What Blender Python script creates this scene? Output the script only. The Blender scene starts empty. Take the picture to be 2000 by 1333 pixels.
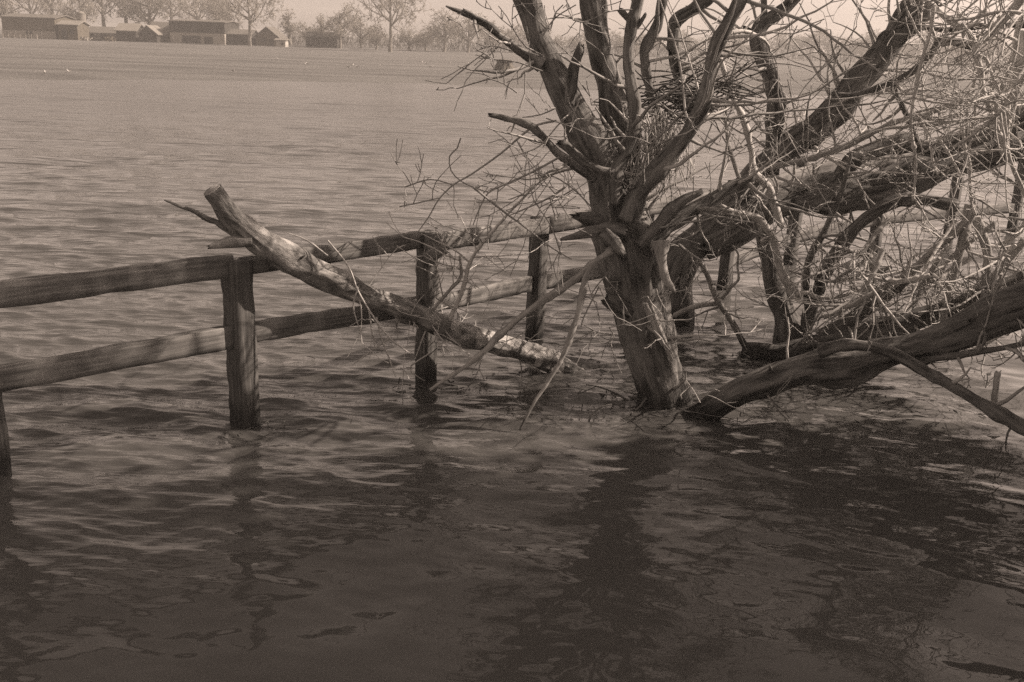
import bpy, math, random
import numpy as np
from mathutils import Vector

# ------------------------------------------------------------------ camera, sky, sun, exposure
SC = bpy.context.scene
COL = SC.collection
H = 2.6                                   # eye height above the flood water
FPX, CX, CY = 1944.0, 1000.0, 666.5       # 35 mm lens, sizes measured on a 2000 x 1333 print
PITCH = math.atan(586.5 / FPX)
ROLL = math.atan(0.035)
CAMP = np.array([0.0, 0.0, H])
FW = np.array([0, math.cos(PITCH), -math.sin(PITCH)])
R0 = np.array([1.0, 0, 0]); U0 = np.cross(R0, FW)
RT = math.cos(ROLL) * R0 + math.sin(ROLL) * U0
UP = -math.sin(ROLL) * R0 + math.cos(ROLL) * U0

cam = bpy.data.cameras.new('camera'); camo = bpy.data.objects.new('camera', cam); COL.objects.link(camo)
cam.sensor_width = 36.0; cam.lens = 35.0; cam.clip_start = 0.05; cam.clip_end = 6000
from mathutils import Matrix
camo.matrix_world = Matrix(((RT[0], UP[0], -FW[0], 0), (RT[1], UP[1], -FW[1], 0), (RT[2], UP[2], -FW[2], H), (0, 0, 0, 1)))
SC.camera = camo

SUN_EL = math.radians(38)
SUN_AZ = math.atan2(0.98, 0.19)           # measured from +Y towards +X
world = bpy.data.worlds.new('World'); SC.world = world; world.use_nodes = True
wn = world.node_tree.nodes; wl = world.node_tree.links
sky = wn.new('ShaderNodeTexSky'); sky.sky_type = 'NISHITA'; sky.sun_disc = False
sky.sun_elevation = SUN_EL; sky.sun_rotation = SUN_AZ; sky.air_density = 1.0; sky.dust_density = 2.7; sky.ozone_density = 1.0
bw = wn.new('ShaderNodeRGBToBW'); tint = wn.new('ShaderNodeMix'); tint.data_type = 'RGBA'; tint.blend_type = 'MULTIPLY'
tint.inputs[0].default_value = 1.0; tint.inputs[7].default_value = (1.0, 0.797, 0.672, 1)
bg = wn['Background']; bg.inputs[1].default_value = 0.15
wl.new(sky.outputs[0], bw.inputs[0]); wl.new(bw.outputs[0], tint.inputs[6]); wl.new(tint.outputs[2], bg.inputs[0])

TO_SUN = np.array([math.cos(SUN_EL) * math.sin(SUN_AZ), math.cos(SUN_EL) * math.cos(SUN_AZ), math.sin(SUN_EL)])
sl = bpy.data.lights.new('sun', 'SUN'); sl.energy = 4.8; sl.angle = math.radians(0.55); sl.color = (1.0, 0.82, 0.685)
so = bpy.data.objects.new('sun', sl); COL.objects.link(so); so.location = (20, 8, 30)
so.rotation_euler = Vector((-TO_SUN).tolist()).to_track_quat('-Z', 'Y').to_euler()

vs = SC.view_settings
vs.view_transform = 'Standard'; vs.look = 'None'; vs.exposure = 0.68; vs.gamma = 1.0; vs.use_curve_mapping = False
SC.cycles.max_bounces = 6; SC.cycles.diffuse_bounces = 3; SC.cycles.glossy_bounces = 4
SC.cycles.use_denoising = False

rnd = random.Random(7)
rng = np.random.default_rng(11)

# ------------------------------------------------------------------ picture -> place
def ray(x, y): return FW + RT * ((x - CX) / FPX) + UP * ((CY - y) / FPX)
def at(x, y, Y):
    d = ray(x, y); return CAMP + d * (Y / d[1])
def hit(x, y, z=0.0):
    d = ray(x, y); return CAMP + d * ((z - H) / d[2])
def pxm(w, p):                             # a width in print pixels -> metres at that point
    return w * float(np.dot(np.asarray(p) - CAMP, FW)) / FPX

# ------------------------------------------------------------------ numpy value noise
def _hash(i, j, k, s):
    n = (i * 374761393 + j * 668265263 + k * 2147483647 + s * 1274126177) & 0xFFFFFFFF
    n = ((n ^ (n >> 13)) * 1274126177) & 0xFFFFFFFF
    n = n ^ (n >> 16)
    return (n & 0xFFFFFF) / float(0xFFFFFF) * 2 - 1
def vnoise(p, seed=0):
    p = np.asarray(p, float); f = np.floor(p).astype(np.int64); t = p - f; t = t * t * (3 - 2 * t)
    out = 0
    for a in (0, 1):
        for b in (0, 1):
            for c in (0, 1):
                w = (t[..., 0] if a else 1 - t[..., 0]) * (t[..., 1] if b else 1 - t[..., 1]) * (t[..., 2] if c else 1 - t[..., 2])
                out = out + w * _hash(f[..., 0] + a, f[..., 1] + b, f[..., 2] + c, seed)
    return out
def fbm(p, o=3, seed=0):
    p = np.asarray(p, float); s = 0; a = 0.5
    for i in range(o):
        s = s + a * vnoise(p * (2 ** i), seed + i); a *= 0.5
    return s

# ------------------------------------------------------------------ materials
def newmat(name):
    m = bpy.data.materials.new(name); m.use_nodes = True
    return m, m.node_tree.nodes, m.node_tree.links, m.node_tree.nodes['Principled BSDF']
def ramp(n, stops):
    r = n.new('ShaderNodeValToRGB'); e = r.color_ramp.elements
    while len(e) < len(stops): e.new(0.5)
    for i, (p, c) in enumerate(stops):
        e[i].position = p; e[i].color = (c[0], c[1], c[2], 1)
    return r
def g3(v, w=0.03): return (v * (1 + w * 0.6), v, v * (1 - w))
def bark_material(name, lo, mid, hi, stretch=0.22, scale=26, bump=0.9, bdist=0.012, lichen=0.0, cut=(0.30, 0.52, 0.75)):
    m, n, l, b = newmat(name)
    a = n.new('ShaderNodeAttribute'); a.attribute_name = 'bark'
    mp = n.new('ShaderNodeMapping'); mp.inputs['Scale'].default_value = (1, 1, stretch); l.new(a.outputs['Vector'], mp.inputs[0])
    t1 = n.new('ShaderNodeTexNoise'); t1.inputs['Scale'].default_value = scale; t1.inputs['Detail'].default_value = 6; t1.inputs['Roughness'].default_value = 0.65
    l.new(mp.outputs[0], t1.inputs['Vector'])
    t2 = n.new('ShaderNodeTexNoise'); t2.inputs['Scale'].default_value = 5.0; t2.inputs['Detail'].default_value = 4
    l.new(a.outputs['Vector'], t2.inputs['Vector'])
    r1 = ramp(n, [(cut[0], g3(lo)), (cut[1], g3(mid)), (cut[2], g3(hi))]); l.new(t1.outputs['Fac'], r1.inputs[0])
    r2 = ramp(n, [(0.45, (0, 0, 0)), (0.68, (1, 1, 1))]); l.new(t2.outputs['Fac'], r2.inputs[0])
    mx = n.new('ShaderNodeMix'); mx.data_type = 'RGBA'; mx.inputs[7].default_value = (*g3(hi * 1.25), 1)
    mu = n.new('ShaderNodeMath'); mu.operation = 'MULTIPLY'; mu.inputs[1].default_value = lichen; l.new(r2.outputs[0], mu.inputs[0])
    l.new(mu.outputs[0], mx.inputs[0]); l.new(r1.outputs[0], mx.inputs[6])
    # soaked wood just above the water line
    ge = n.new('ShaderNodeNewGeometry'); sz = n.new('ShaderNodeSeparateXYZ'); l.new(ge.outputs['Position'], sz.inputs[0])
    ad = n.new('ShaderNodeMath'); ad.operation = 'MULTIPLY_ADD'; ad.inputs[1].default_value = -0.22; l.new(t2.outputs['Fac'], ad.inputs[0]); l.new(sz.outputs['Z'], ad.inputs[2])
    wr_ = n.new('ShaderNodeMapRange'); wr_.inputs['From Min'].default_value = -0.02; wr_.inputs['From Max'].default_value = 0.12; wr_.inputs['To Min'].default_value = 0.38; wr_.inputs['To Max'].default_value = 1.0; l.new(ad.outputs[0], wr_.inputs[0])
    wm = n.new('ShaderNodeMix'); wm.data_type = 'RGBA'; wm.blend_type = 'MULTIPLY'; wm.inputs[0].default_value = 1.0; l.new(mx.outputs[2], wm.inputs[6]); l.new(wr_.outputs[0], wm.inputs[7]); l.new(wm.outputs[2], b.inputs['Base Color'])
    bp = n.new('ShaderNodeBump'); bp.inputs['Strength'].default_value = bump; bp.inputs['Distance'].default_value = bdist
    l.new(t1.outputs['Fac'], bp.inputs['Height']); l.new(bp.outputs[0], b.inputs['Normal'])
    b.inputs['Roughness'].default_value = 0.9; b.inputs['Specular IOR Level'].default_value = 0.2
    return m
def plain(name, v, w=0.1, var=0.35, scale=3.0, rough=0.9, stretch=(1, 1, 1), bump=0.0, bdist=0.01):
    m, n, l, b = newmat(name)
    tc = n.new('ShaderNodeTexCoord'); mp = n.new('ShaderNodeMapping'); mp.inputs['Scale'].default_value = stretch
    l.new(tc.outputs['Object'], mp.inputs[0])
    t = n.new('ShaderNodeTexNoise'); t.inputs['Scale'].default_value = scale; t.inputs['Detail'].default_value = 6; t.inputs['Roughness'].default_value = 0.6
    l.new(mp.outputs[0], t.inputs['Vector'])
    r = ramp(n, [(0.28, g3(v * (1 - var), w)), (0.72, g3(v * (1 + var), w))]); l.new(t.outputs['Fac'], r.inputs[0])
    l.new(r.outputs[0], b.inputs['Base Color']); b.inputs['Roughness'].default_value = rough; b.inputs['Specular IOR Level'].default_value = 0.25
    if bump:
        bp = n.new('ShaderNodeBump'); bp.inputs['Strength'].default_value = bump; bp.inputs['Distance'].default_value = bdist
        l.new(t.outputs['Fac'], bp.inputs['Height']); l.new(bp.outputs[0], b.inputs['Normal'])
    return m

M = {}
M['bark'] = bark_material('bark', 0.055, 0.135, 0.24, stretch=0.16, scale=22, bdist=0.03, bump=1.0, lichen=0.3, cut=(0.38, 0.50, 0.66))
M['bark_dark'] = bark_material('bark_dark', 0.055, 0.125, 0.21, stretch=0.16, scale=22, bdist=0.03, bump=1.0, lichen=0.15, cut=(0.38, 0.50, 0.66))
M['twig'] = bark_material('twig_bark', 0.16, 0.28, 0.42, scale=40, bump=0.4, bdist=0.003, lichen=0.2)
M['twig_pale'] = bark_material('pale_twig', 0.30, 0.44, 0.58, scale=40, bump=0.4, bdist=0.003, lichen=0.2)  # tone raised so these twigs read as sunlit
M['torn'] = bark_material('torn_wood', 0.22, 0.36, 0.5, stretch=0.06, scale=60, bump=1.0, bdist=0.008)
M['rail'] = bark_material('weathered_board', 0.06, 0.125, 0.25, stretch=0.05, scale=55, bump=0.6, bdist=0.004, lichen=0.5)
M['post'] = bark_material('wet_post', 0.05, 0.10, 0.18, stretch=0.05, scale=55, bump=0.8, bdist=0.006, lichen=0.25)
M['farbark'] = plain('far_bark', 0.15, 0.1, 0.25, 2.0)
M['fartwig'] = plain('far_twigs', 0.25, 0.1, 0.25, 0.6)
M['farhedge'] = plain('far_hedge', 0.11, 0.1, 0.35, 0.6)

def log_material():
    m = bark_material('log_bark', 0.05, 0.17, 0.40, stretch=0.45, scale=17, bump=1.0, bdist=0.03, lichen=0.5)
    n = m.node_tree.nodes; l = m.node_tree.links; b = n['Principled BSDF']
    a = next(x for x in n if x.type == 'ATTRIBUTE')
    sp = n.new('ShaderNodeSeparateXYZ'); l.new(a.outputs['Vector'], sp.inputs[0])
    t = n.new('ShaderNodeTexNoise'); t.inputs['Scale'].default_value = 8.5; t.inputs['Detail'].default_value = 6; l.new(a.outputs['Vector'], t.inputs['Vector'])
    # bark has come off in patches along the lower third of the log (distance along it in metres)
    mr = n.new('ShaderNodeMapRange'); mr.inputs['From Min'].default_value = 1.7; mr.inputs['From Max'].default_value = 2.2
    mr.inputs['To Min'].default_value = -0.5; mr.inputs['To Max'].default_value = 0.03; l.new(sp.outputs['Z'], mr.inputs[0])
    ad = n.new('ShaderNodeMath'); ad.operation = 'ADD'; l.new(t.outputs['Fac'], ad.inputs[0]); l.new(mr.outputs[0], ad.inputs[1])
    r = ramp(n, [(0.53, (0, 0, 0)), (0.57, (1, 1, 1))]); l.new(ad.outputs[0], r.inputs[0])
    old = b.inputs['Base Color'].links[0].from_socket
    mx = n.new('ShaderNodeMix'); mx.data_type = 'RGBA'; mx.inputs[7].default_value = (*g3(0.38), 1)
    l.new(r.outputs[0], mx.inputs[0]); l.new(old, mx.inputs[6]); l.new(mx.outputs[2], b.inputs['Base Color'])
    return m
M['log'] = log_material()

# ------------------------------------------------------------------ mesh building
def link(o, parent=None):
    COL.objects.link(o)
    if parent is not None: o.parent = parent
    return o
def quick_mesh(name, V, loops, starts, attr=None, smooth=True):
    me = bpy.data.meshes.new(name)
    me.vertices.add(len(V)); me.vertices.foreach_set('co', np.ascontiguousarray(V, np.float32).ravel())
    me.loops.add(len(loops)); me.loops.foreach_set('vertex_index', np.ascontiguousarray(loops, np.int32))
    me.polygons.add(len(starts)); me.polygons.foreach_set('loop_start', np.ascontiguousarray(starts, np.int32))
    me.polygons.foreach_set('use_smooth', np.full(len(starts), bool(smooth)))
    if attr is not None:
        at_ = me.attributes.new('bark', 'FLOAT_VECTOR', 'POINT'); at_.data.foreach_set('vector', np.ascontiguousarray(attr, np.float32).ravel())
    me.update(calc_edges=True)
    return me
def smooth_path(pts, rad, step):
    """Catmull-Rom through the points, resampled every `step` metres."""
    P = np.asarray(pts, float); R = np.asarray(rad, float)
    if len(P) < 2: return P, R
    A = np.vstack([2 * P[0] - P[1], P, 2 * P[-1] - P[-2]])
    out = []; ro = []
    for i in range(len(P) - 1):
        p0, p1, p2, p3 = A[i:i + 4]; L = np.linalg.norm(p2 - p1); k = max(1, int(round(L / step)))
        t = (np.arange(k) / k)[:, None]
        out.append(0.5 * ((2 * p1) + (-p0 + p2) * t + (2 * p0 - 5 * p1 + 4 * p2 - p3) * t ** 2 + (-p0 + 3 * p1 - 3 * p2 + p3) * t ** 3))
        ro.append(R[i] + (R[i + 1] - R[i]) * t[:, 0])
    out.append(P[-1:]); ro.append(R[-1:])
    return np.vstack(out), np.concatenate(ro)

class MB:
    def __init__(s): s.V = []; s.A = []; s.Q = []; s.T = []; s.n = 0
    def add(s, V, quads=None, tris=None, attr=None):
        V = np.asarray(V, float)
        s.V.append(V); s.A.append(np.asarray(attr if attr is not None else V, float))
        if quads is not None and len(quads): s.Q.append(np.asarray(quads, int) + s.n)
        if tris is not None and len(tris): s.T.append(np.asarray(tris, int) + s.n)
        s.n += len(V)
    def tube(s, pts, rad, sides=6, rough=0.0, seed=0, freq=9.0, jag=0.0, cap=True, flute=0.0):
        P = np.asarray(pts, float); R = np.asarray(rad, float); N = len(P)
        T = np.gradient(P, axis=0); T /= (np.linalg.norm(T, axis=1)[:, None] + 1e-9)
        ref = np.array([0, 0, 1.0]) if abs(T[0][2]) < 0.9 else np.array([1.0, 0, 0])
        n0 = np.cross(T[0], ref); n0 /= np.linalg.norm(n0)
        Ns = np.empty((N, 3)); Ns[0] = n0
        for i in range(1, N):
            v = Ns[i - 1] - T[i] * np.dot(Ns[i - 1], T[i]); Ns[i] = v / (np.linalg.norm(v) + 1e-9)
        Bs = np.cross(T, Ns)
        th = np.arange(sides) / sides * 2 * math.pi
        c, q = np.cos(th), np.sin(th)
        sl_ = np.concatenate([[0], np.cumsum(np.linalg.norm(np.diff(P, axis=0), axis=1))])
        ro = np.repeat(R[:, None], sides, 1)
        at_ = np.stack([ro * c + seed * 3.7, ro * q, np.repeat(sl_[:, None], sides, 1)], -1)
        if rough > 0:
            k = at_ * np.array([freq, freq, freq * 0.22])
            rm = np.repeat(R[:, None], sides, 1)
            ro = ro + rm * rough * (fbm(k, 3, seed) * 1.3 + 0.9 * (0.5 - np.abs(vnoise(k * np.array([2.3, 2.3, 1.1]), seed + 9))))
            if flute: ro = ro + rm * flute * fbm(at_ * (np.array([0.55, 0.55, 0.2]) / max(0.01, float(np.mean(R)))), 2, seed + 5) * 2
        V = P[:, None, :] + ro[..., None] * (c[None, :, None] * Ns[:, None, :] + q[None, :, None] * Bs[:, None, :])
        if jag > 0:
            V[-1] += T[-1] * (jag * R[-1] * rng.uniform(-1.0, 1.6, sides))[:, None]
            V[-1] = V[-1] * 0.75 + P[-1] * 0.25
        i = np.arange(N - 1)[:, None] * sides; j = np.arange(sides)[None, :]; j2 = (j + 1) % sides
        Q = np.stack([i + j, i + j2, i + sides + j2, i + sides + j], -1).reshape(-1, 4)
        V = V.reshape(-1, 3); at_ = at_.reshape(-1, 3); tr = None
        if cap:
            V = np.vstack([V, P[-1:] + T[-1:] * R[-1] * 0.1, P[:1]]); at_ = np.vstack([at_, at_[-1:] * 0.9, at_[:1] * 0.9])
            e = (N - 1) * sides; m = N * sides
            tr = [[e + a, e + (a + 1) % sides, m] for a in range(sides)] + [[(a + 1) % sides, a, m + 1] for a in range(sides)]
        s.add(V, Q, tr, at_)
    def box(s, c, sx, sy, sz, rotz=0.0):
        v = np.array([[x, y, z] for z in (-.5, .5) for y in (-.5, .5) for x in (-.5, .5)]) * [sx, sy, sz]
        ca, sa = math.cos(rotz), math.sin(rotz); v = np.stack([v[:, 0] * ca - v[:, 1] * sa, v[:, 0] * sa + v[:, 1] * ca, v[:, 2]], -1)
        s.add(v + np.asarray(c, float), [[0, 2, 3, 1], [4, 5, 7, 6], [0, 1, 5, 4], [2, 6, 7, 3], [0, 4, 6, 2], [1, 3, 7, 5]])
    def poly(s, V, faces):
        q = [f for f in faces if len(f) == 4]; t = [f for f in faces if len(f) == 3]; s.add(V, q, t)
    def mesh(s, name, smooth=True, origin=None):
        V = np.vstack(s.V); A = np.vstack(s.A)
        if origin is not None: V = V - np.asarray(origin, float)
        Q = np.vstack(s.Q) if s.Q else np.zeros((0, 4), int); T = np.vstack(s.T) if s.T else np.zeros((0, 3), int)
        loops = np.concatenate([Q.ravel(), T.ravel()]); starts = np.concatenate([np.arange(len(Q)) * 4, len(Q) * 4 + np.arange(len(T)) * 3])
        return quick_mesh(name, V, loops, starts, A, smooth)
    def build(s, name, mat, parent=None, smooth=True, kind=None):
        off = np.array(parent['_o']) if parent is not None and '_o' in parent.keys() else np.zeros(3)
        me = s.mesh(name, smooth, off); me.materials.append(mat)
        o = bpy.data.objects.new(name, me); link(o, parent)
        if kind: o['kind'] = kind
        return o

def tag(o, label=None, cat=None, group=None, kind=None):
    if label: o['label'] = label
    if cat: o['category'] = cat
    if group: o['group'] = group
    if kind: o['kind'] = kind
    return o
def thing(name, loc, label, cat, group=None):
    o = bpy.data.objects.new(name, None); o.empty_display_size = 0.2; o.location = tuple(float(x) for x in loc); COL.objects.link(o)
    o['_o'] = [float(x) for x in loc]
    return tag(o, label, cat, group)
def clean_tags():
    for o in bpy.data.objects:
        if '_o' in o.keys(): del o['_o']

def unit(v): return v / (np.linalg.norm(v) + 1e-9)
def rvec(): 
    v = rng.normal(size=3); return unit(v)
def grow(mb, p, d, L, r, lvl, jit=0.17, up=0.05, kids=(2, 5), seg=0.09, minr=0.0032, spur=0.0, ang=(0.5, 1.1), taper=0.4, keep=None):
    n = int(min(14, max(3, L / seg))); p = np.array(p, float); d = unit(np.array(d, float)); pts = [p]; ds = [d]
    for i in range(n):
        d = unit(d + rvec() * jit + np.array([0, 0, up])); p = p + d * L / n
        if keep is not None and not keep(p): break
        pts.append(p); ds.append(d)
    if len(pts) < 3: return
    n = len(pts) - 1
    R = np.maximum(minr, r * (1 - (1 - taper) * np.arange(n + 1) / n))
    mb.tube(pts, R, 6 if r > 0.012 else (4 if r > 0.005 else 3), cap=False, seed=int(rng.integers(99)))
    if lvl > 0:
        for k in range(int(rng.integers(kids[0], kids[1] + 1))):
            i = int(rng.integers(max(1, n // 4), n + 1)); a = rng.uniform(*ang)
            s_ = unit(np.cross(ds[i], rvec())); nd = ds[i] * math.cos(a) + s_ * math.sin(a)
            grow(mb, pts[i], nd, L * rng.uniform(0.35, 0.7), max(minr, R[i] * rng.uniform(0.5, 0.75)), lvl - 1, jit, up, kids, seg, minr, spur, ang, taper, keep)
    if spur > 0:
        for i in range(1, n + 1):
            if rng.random() < spur:
                nd = unit(ds[i] * 0.3 + unit(np.cross(ds[i], rvec())))
                q = pts[i]; l_ = rng.uniform(0.02, 0.06)
                mb.tube([q, q + nd * l_ * 0.5, q + (nd + rvec() * 0.3) * l_], [max(minr, R[i] * 0.6)] * 2 + [minr * 0.8], 3, cap=False)

def px_path(pts, Y0, Y1=None):
    Y1 = Y0 if Y1 is None else Y1; n = len(pts); P = []; R = []
    # depth runs evenly with the distance covered in the picture
    d = [0.0]
    for a, b in zip(pts[:-1], pts[1:]): d.append(d[-1] + math.hypot(b[0] - a[0], b[1] - a[1]))
    for q, k in zip(pts, d):
        Y = Y0 + (Y1 - Y0) * k / max(1e-6, d[-1])
        if len(q) > 3: Y += q[3]
        p = at(q[0], q[1], Y); P.append(p); R.append(pxm(q[2], p) * 0.5)
    return P, R
LIMBS = {}
def limb(tree, name, pts, Y0, Y1=None, mat='bark', rough=0.16, jag=0.6, sides=None, flute=0.0, under=False, wob=0.0, key=None):
    P, R = px_path(pts, Y0, Y1)
    if under: P = [P[0] + np.array([0.0, 0.05, -0.55])] + P; R = [R[0] * 1.0] + R
    if wob:
        P = [p + (rvec() * wob if 0 < i < len(P) - 1 else 0) for i, p in enumerate(P)]
    rm = float(np.mean(R)); st = min(0.09, max(0.012, rm * 0.45))
    P, R = smooth_path(P, R, st)
    sd_ = float(rng.uniform(0, 900)); sa = np.concatenate([[0], np.cumsum(np.linalg.norm(np.diff(P, axis=0), axis=1))]) / max(rm, 0.004)
    env = np.minimum(1, np.minimum(sa, sa[-1] - sa) / 6.0)
    for ax in range(3): P[:, ax] += env * rm * 0.55 * fbm(np.stack([sa * 0.13, sa * 0 + sd_, sa * 0 + ax * 9.1], -1), 3, 17)
    R = R * (1 + 0.30 * fbm(np.stack([sa * 0.22, sa * 0 + sd_, sa * 0 + 31.0], -1), 3, 19))
    for _ in range(int(sa[-1] / 14)):                 # knots and old scars
        c_ = rng.uniform(0.1, 0.9) * sa[-1]; R = R * (1 + rng.uniform(0.08, 0.28) * np.exp(-((sa - c_) / rng.uniform(0.7, 1.5)) ** 2))
    flute = max(flute, 0.14)
    s = sides or (28 if rm > 0.06 else 16 if rm > 0.025 else 8)
    mb = MB(); mb.tube(P, R, s, rough if rm > 0.008 else 0.06, int(rng.integers(1, 500)), freq=9.0 if rm > 0.05 else 22.0, jag=jag, flute=flute)
    o = mb.build(name, M[mat], tree)
    LIMBS.setdefault(tree.name, []).append((P, R))
    if key: LIMBS[key] = [(P, R)]
    return P, R
def spawn(mb, path, count, L=(0.3, 0.9), lvl=1, r=None, up=0.03, jit=0.2, t=(0.1, 1.0), bias=None, bw_=0.0, **kw):
    P, R = path
    for _ in range(count):
        i = int(rng.uniform(*t) * (len(P) - 1)); tn = unit(P[min(i + 1, len(P) - 1)] - P[max(i - 1, 0)])
        d = unit(unit(np.cross(tn, rvec())) + tn * rng.uniform(-0.1, 0.7))
        if bias is not None: d = unit(d + np.asarray(bias) * bw_)
        rr = min(R[i] * 0.7, (r if r else 0.008) * rng.uniform(0.8, 1.7))
        grow(mb, P[i] + d * R[i] * 0.6, d, rng.uniform(*L), max(0.0045, rr), lvl, jit, up, **kw)
def twig_set(tree, jobs, **kw):
    """twigs of a tree: grey ones and pale ones with sunlight put into their colour, each set one mass of fine growth"""
    for nm, mat, f in (('twigs', 'twig', 0.34), ('sunlit_tone_twigs', 'twig_pale', 0.27)):
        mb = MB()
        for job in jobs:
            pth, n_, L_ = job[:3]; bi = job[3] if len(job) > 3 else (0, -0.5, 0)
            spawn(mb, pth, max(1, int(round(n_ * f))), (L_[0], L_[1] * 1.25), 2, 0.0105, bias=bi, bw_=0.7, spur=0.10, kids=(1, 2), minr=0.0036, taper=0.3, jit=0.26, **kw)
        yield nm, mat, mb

# ------------------------------------------------------------------ the ground: one sheet, the bed of the flood, the far field and the near bank
SHX = np.array([-400, -60, -26, -19, -13, -6, 1, 10, 20, 30, 60, 400.]); SHY = np.array([70, 52, 47, 54, 57, 60, 58, 60, 63, 66, 75, 90.])
def shore(X): return np.interp(X, SHX, SHY)
def land_z(X, Y):
    d = Y - shore(X) + 1.3 * fbm(np.stack([X * 0.09, Y * 0.05, X * 0], -1), 2, 3)
    z = np.where(d < 0, np.maximum(-0.7, d * 0.06), np.minimum(0.16, d * 0.05) + 0.0042 * np.maximum(d - 3, 0))
    z = np.where(d > 150, 0.16 + 0.0042 * 147 + (d - 150) * 0.0008, z)
    z = z + 0.05 * np.clip(d, 0, 20) / 20 * fbm(np.stack([X * 0.06, Y * 0.11, X * 0], -1), 2, 8)
    z = z + 5.0 * np.clip((Y - 260) / 700, 0, 1) ** 1.4 * (0.8 + 0.8 * fbm(np.stack([X * 0.004, Y * 0.003, X * 0], -1), 2, 21))
    bank = np.maximum(np.clip((1.9 - Y) / 1.2, 0, 1), np.clip((X - 4.9 - 0.30 * np.clip(Y - 3, -5, 60)) / 1.4, 0, 1) * np.clip((26 - Y) / 8, 0, 1))
    return np.maximum(z, -0.7 + bank * (1.55 + 0.25 * fbm(np.stack([X * 0.7, Y * 0.7, X * 0], -1), 3, 5)))
def grid_mesh(name, X, Y, Z):
    r, c = X.shape; V = np.stack([X, Y, Z], -1).reshape(-1, 3)
    i = np.arange(r - 1)[:, None] * c + np.arange(c - 1)[None, :]
    Q = np.stack([i, i + 1, i + c + 1, i + c], -1).reshape(-1, 4)
    return quick_mesh(name, V, Q.ravel(), np.arange(len(Q)) * 4, V)
def pw(segs):
    out = []
    for a, b, n in segs: out += list(np.linspace(a, b, n, endpoint=False))
    return np.array(out + [segs[-1][1]])
gx = pw([(-2500, -300, 14), (-300, -70, 60), (-70, 2, 150), (2, 14, 40), (14, 70, 110), (70, 300, 60), (300, 2500, 14)])
gy = pw([(-300, -10, 10), (-10, 30, 70), (30, 45, 20), (45, 90, 110), (90, 250, 90), (250, 900, 60), (900, 4500, 12)])
GX, GY = np.meshgrid(gx, gy)
me = grid_mesh('field', GX, GY, land_z(GX, GY))
def field_material():
    m, n, l, b = newmat('winter_grass')
    tc = n.new('ShaderNodeTexCoord')
    t1 = n.new('ShaderNodeTexNoise'); t1.inputs['Scale'].default_value = 0.22; t1.inputs['Detail'].default_value = 6
    mp = n.new('ShaderNodeMapping'); mp.inputs['Scale'].default_value = (0.35, 1.6, 1); l.new(tc.outputs['Object'], mp.inputs[0]); l.new(mp.outputs[0], t1.inputs['Vector'])
    t2 = n.new('ShaderNodeTexNoise'); t2.inputs['Scale'].default_value = 5.0; t2.inputs['Detail'].default_value = 8; t2.inputs['Roughness'].default_value = 0.75
    l.new(tc.outputs['Object'], t2.inputs['Vector'])
    r1 = ramp(n, [(0.30, g3(0.085)), (0.5, g3(0.12)), (0.72, g3(0.155))]); l.new(t1.outputs['Fac'], r1.inputs[0])
    r2 = ramp(n, [(0.25, (0.62, 0.62, 0.62)), (0.75, (1.25, 1.25, 1.25))]); l.new(t2.outputs['Fac'], r2.inputs[0])
    mx = n.new('ShaderNodeMix'); mx.data_type = 'RGBA'; mx.blend_type = 'MULTIPLY'; mx.inputs[0].default_value = 1
    l.new(r1.outputs[0], mx.inputs[6]); l.new(r2.outputs[0], mx.inputs[7]); l.new(mx.outputs[2], b.inputs['Base Color'])
    bp = n.new('ShaderNodeBump'); bp.inputs['Strength'].default_value = 0.6; bp.inputs['Distance'].default_value = 0.12; l.new(t2.outputs['Fac'], bp.inputs['Height'])
    l.new(bp.outputs[0], b.inputs['Normal']); b.inputs['Roughness'].default_value = 0.95; b.inputs['Specular IOR Level'].default_value = 0.1
    return m
me.materials.append(field_material())
tag(link(bpy.data.objects.new('field', me)), 'winter grass field beyond the flood water', kind='structure')

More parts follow.
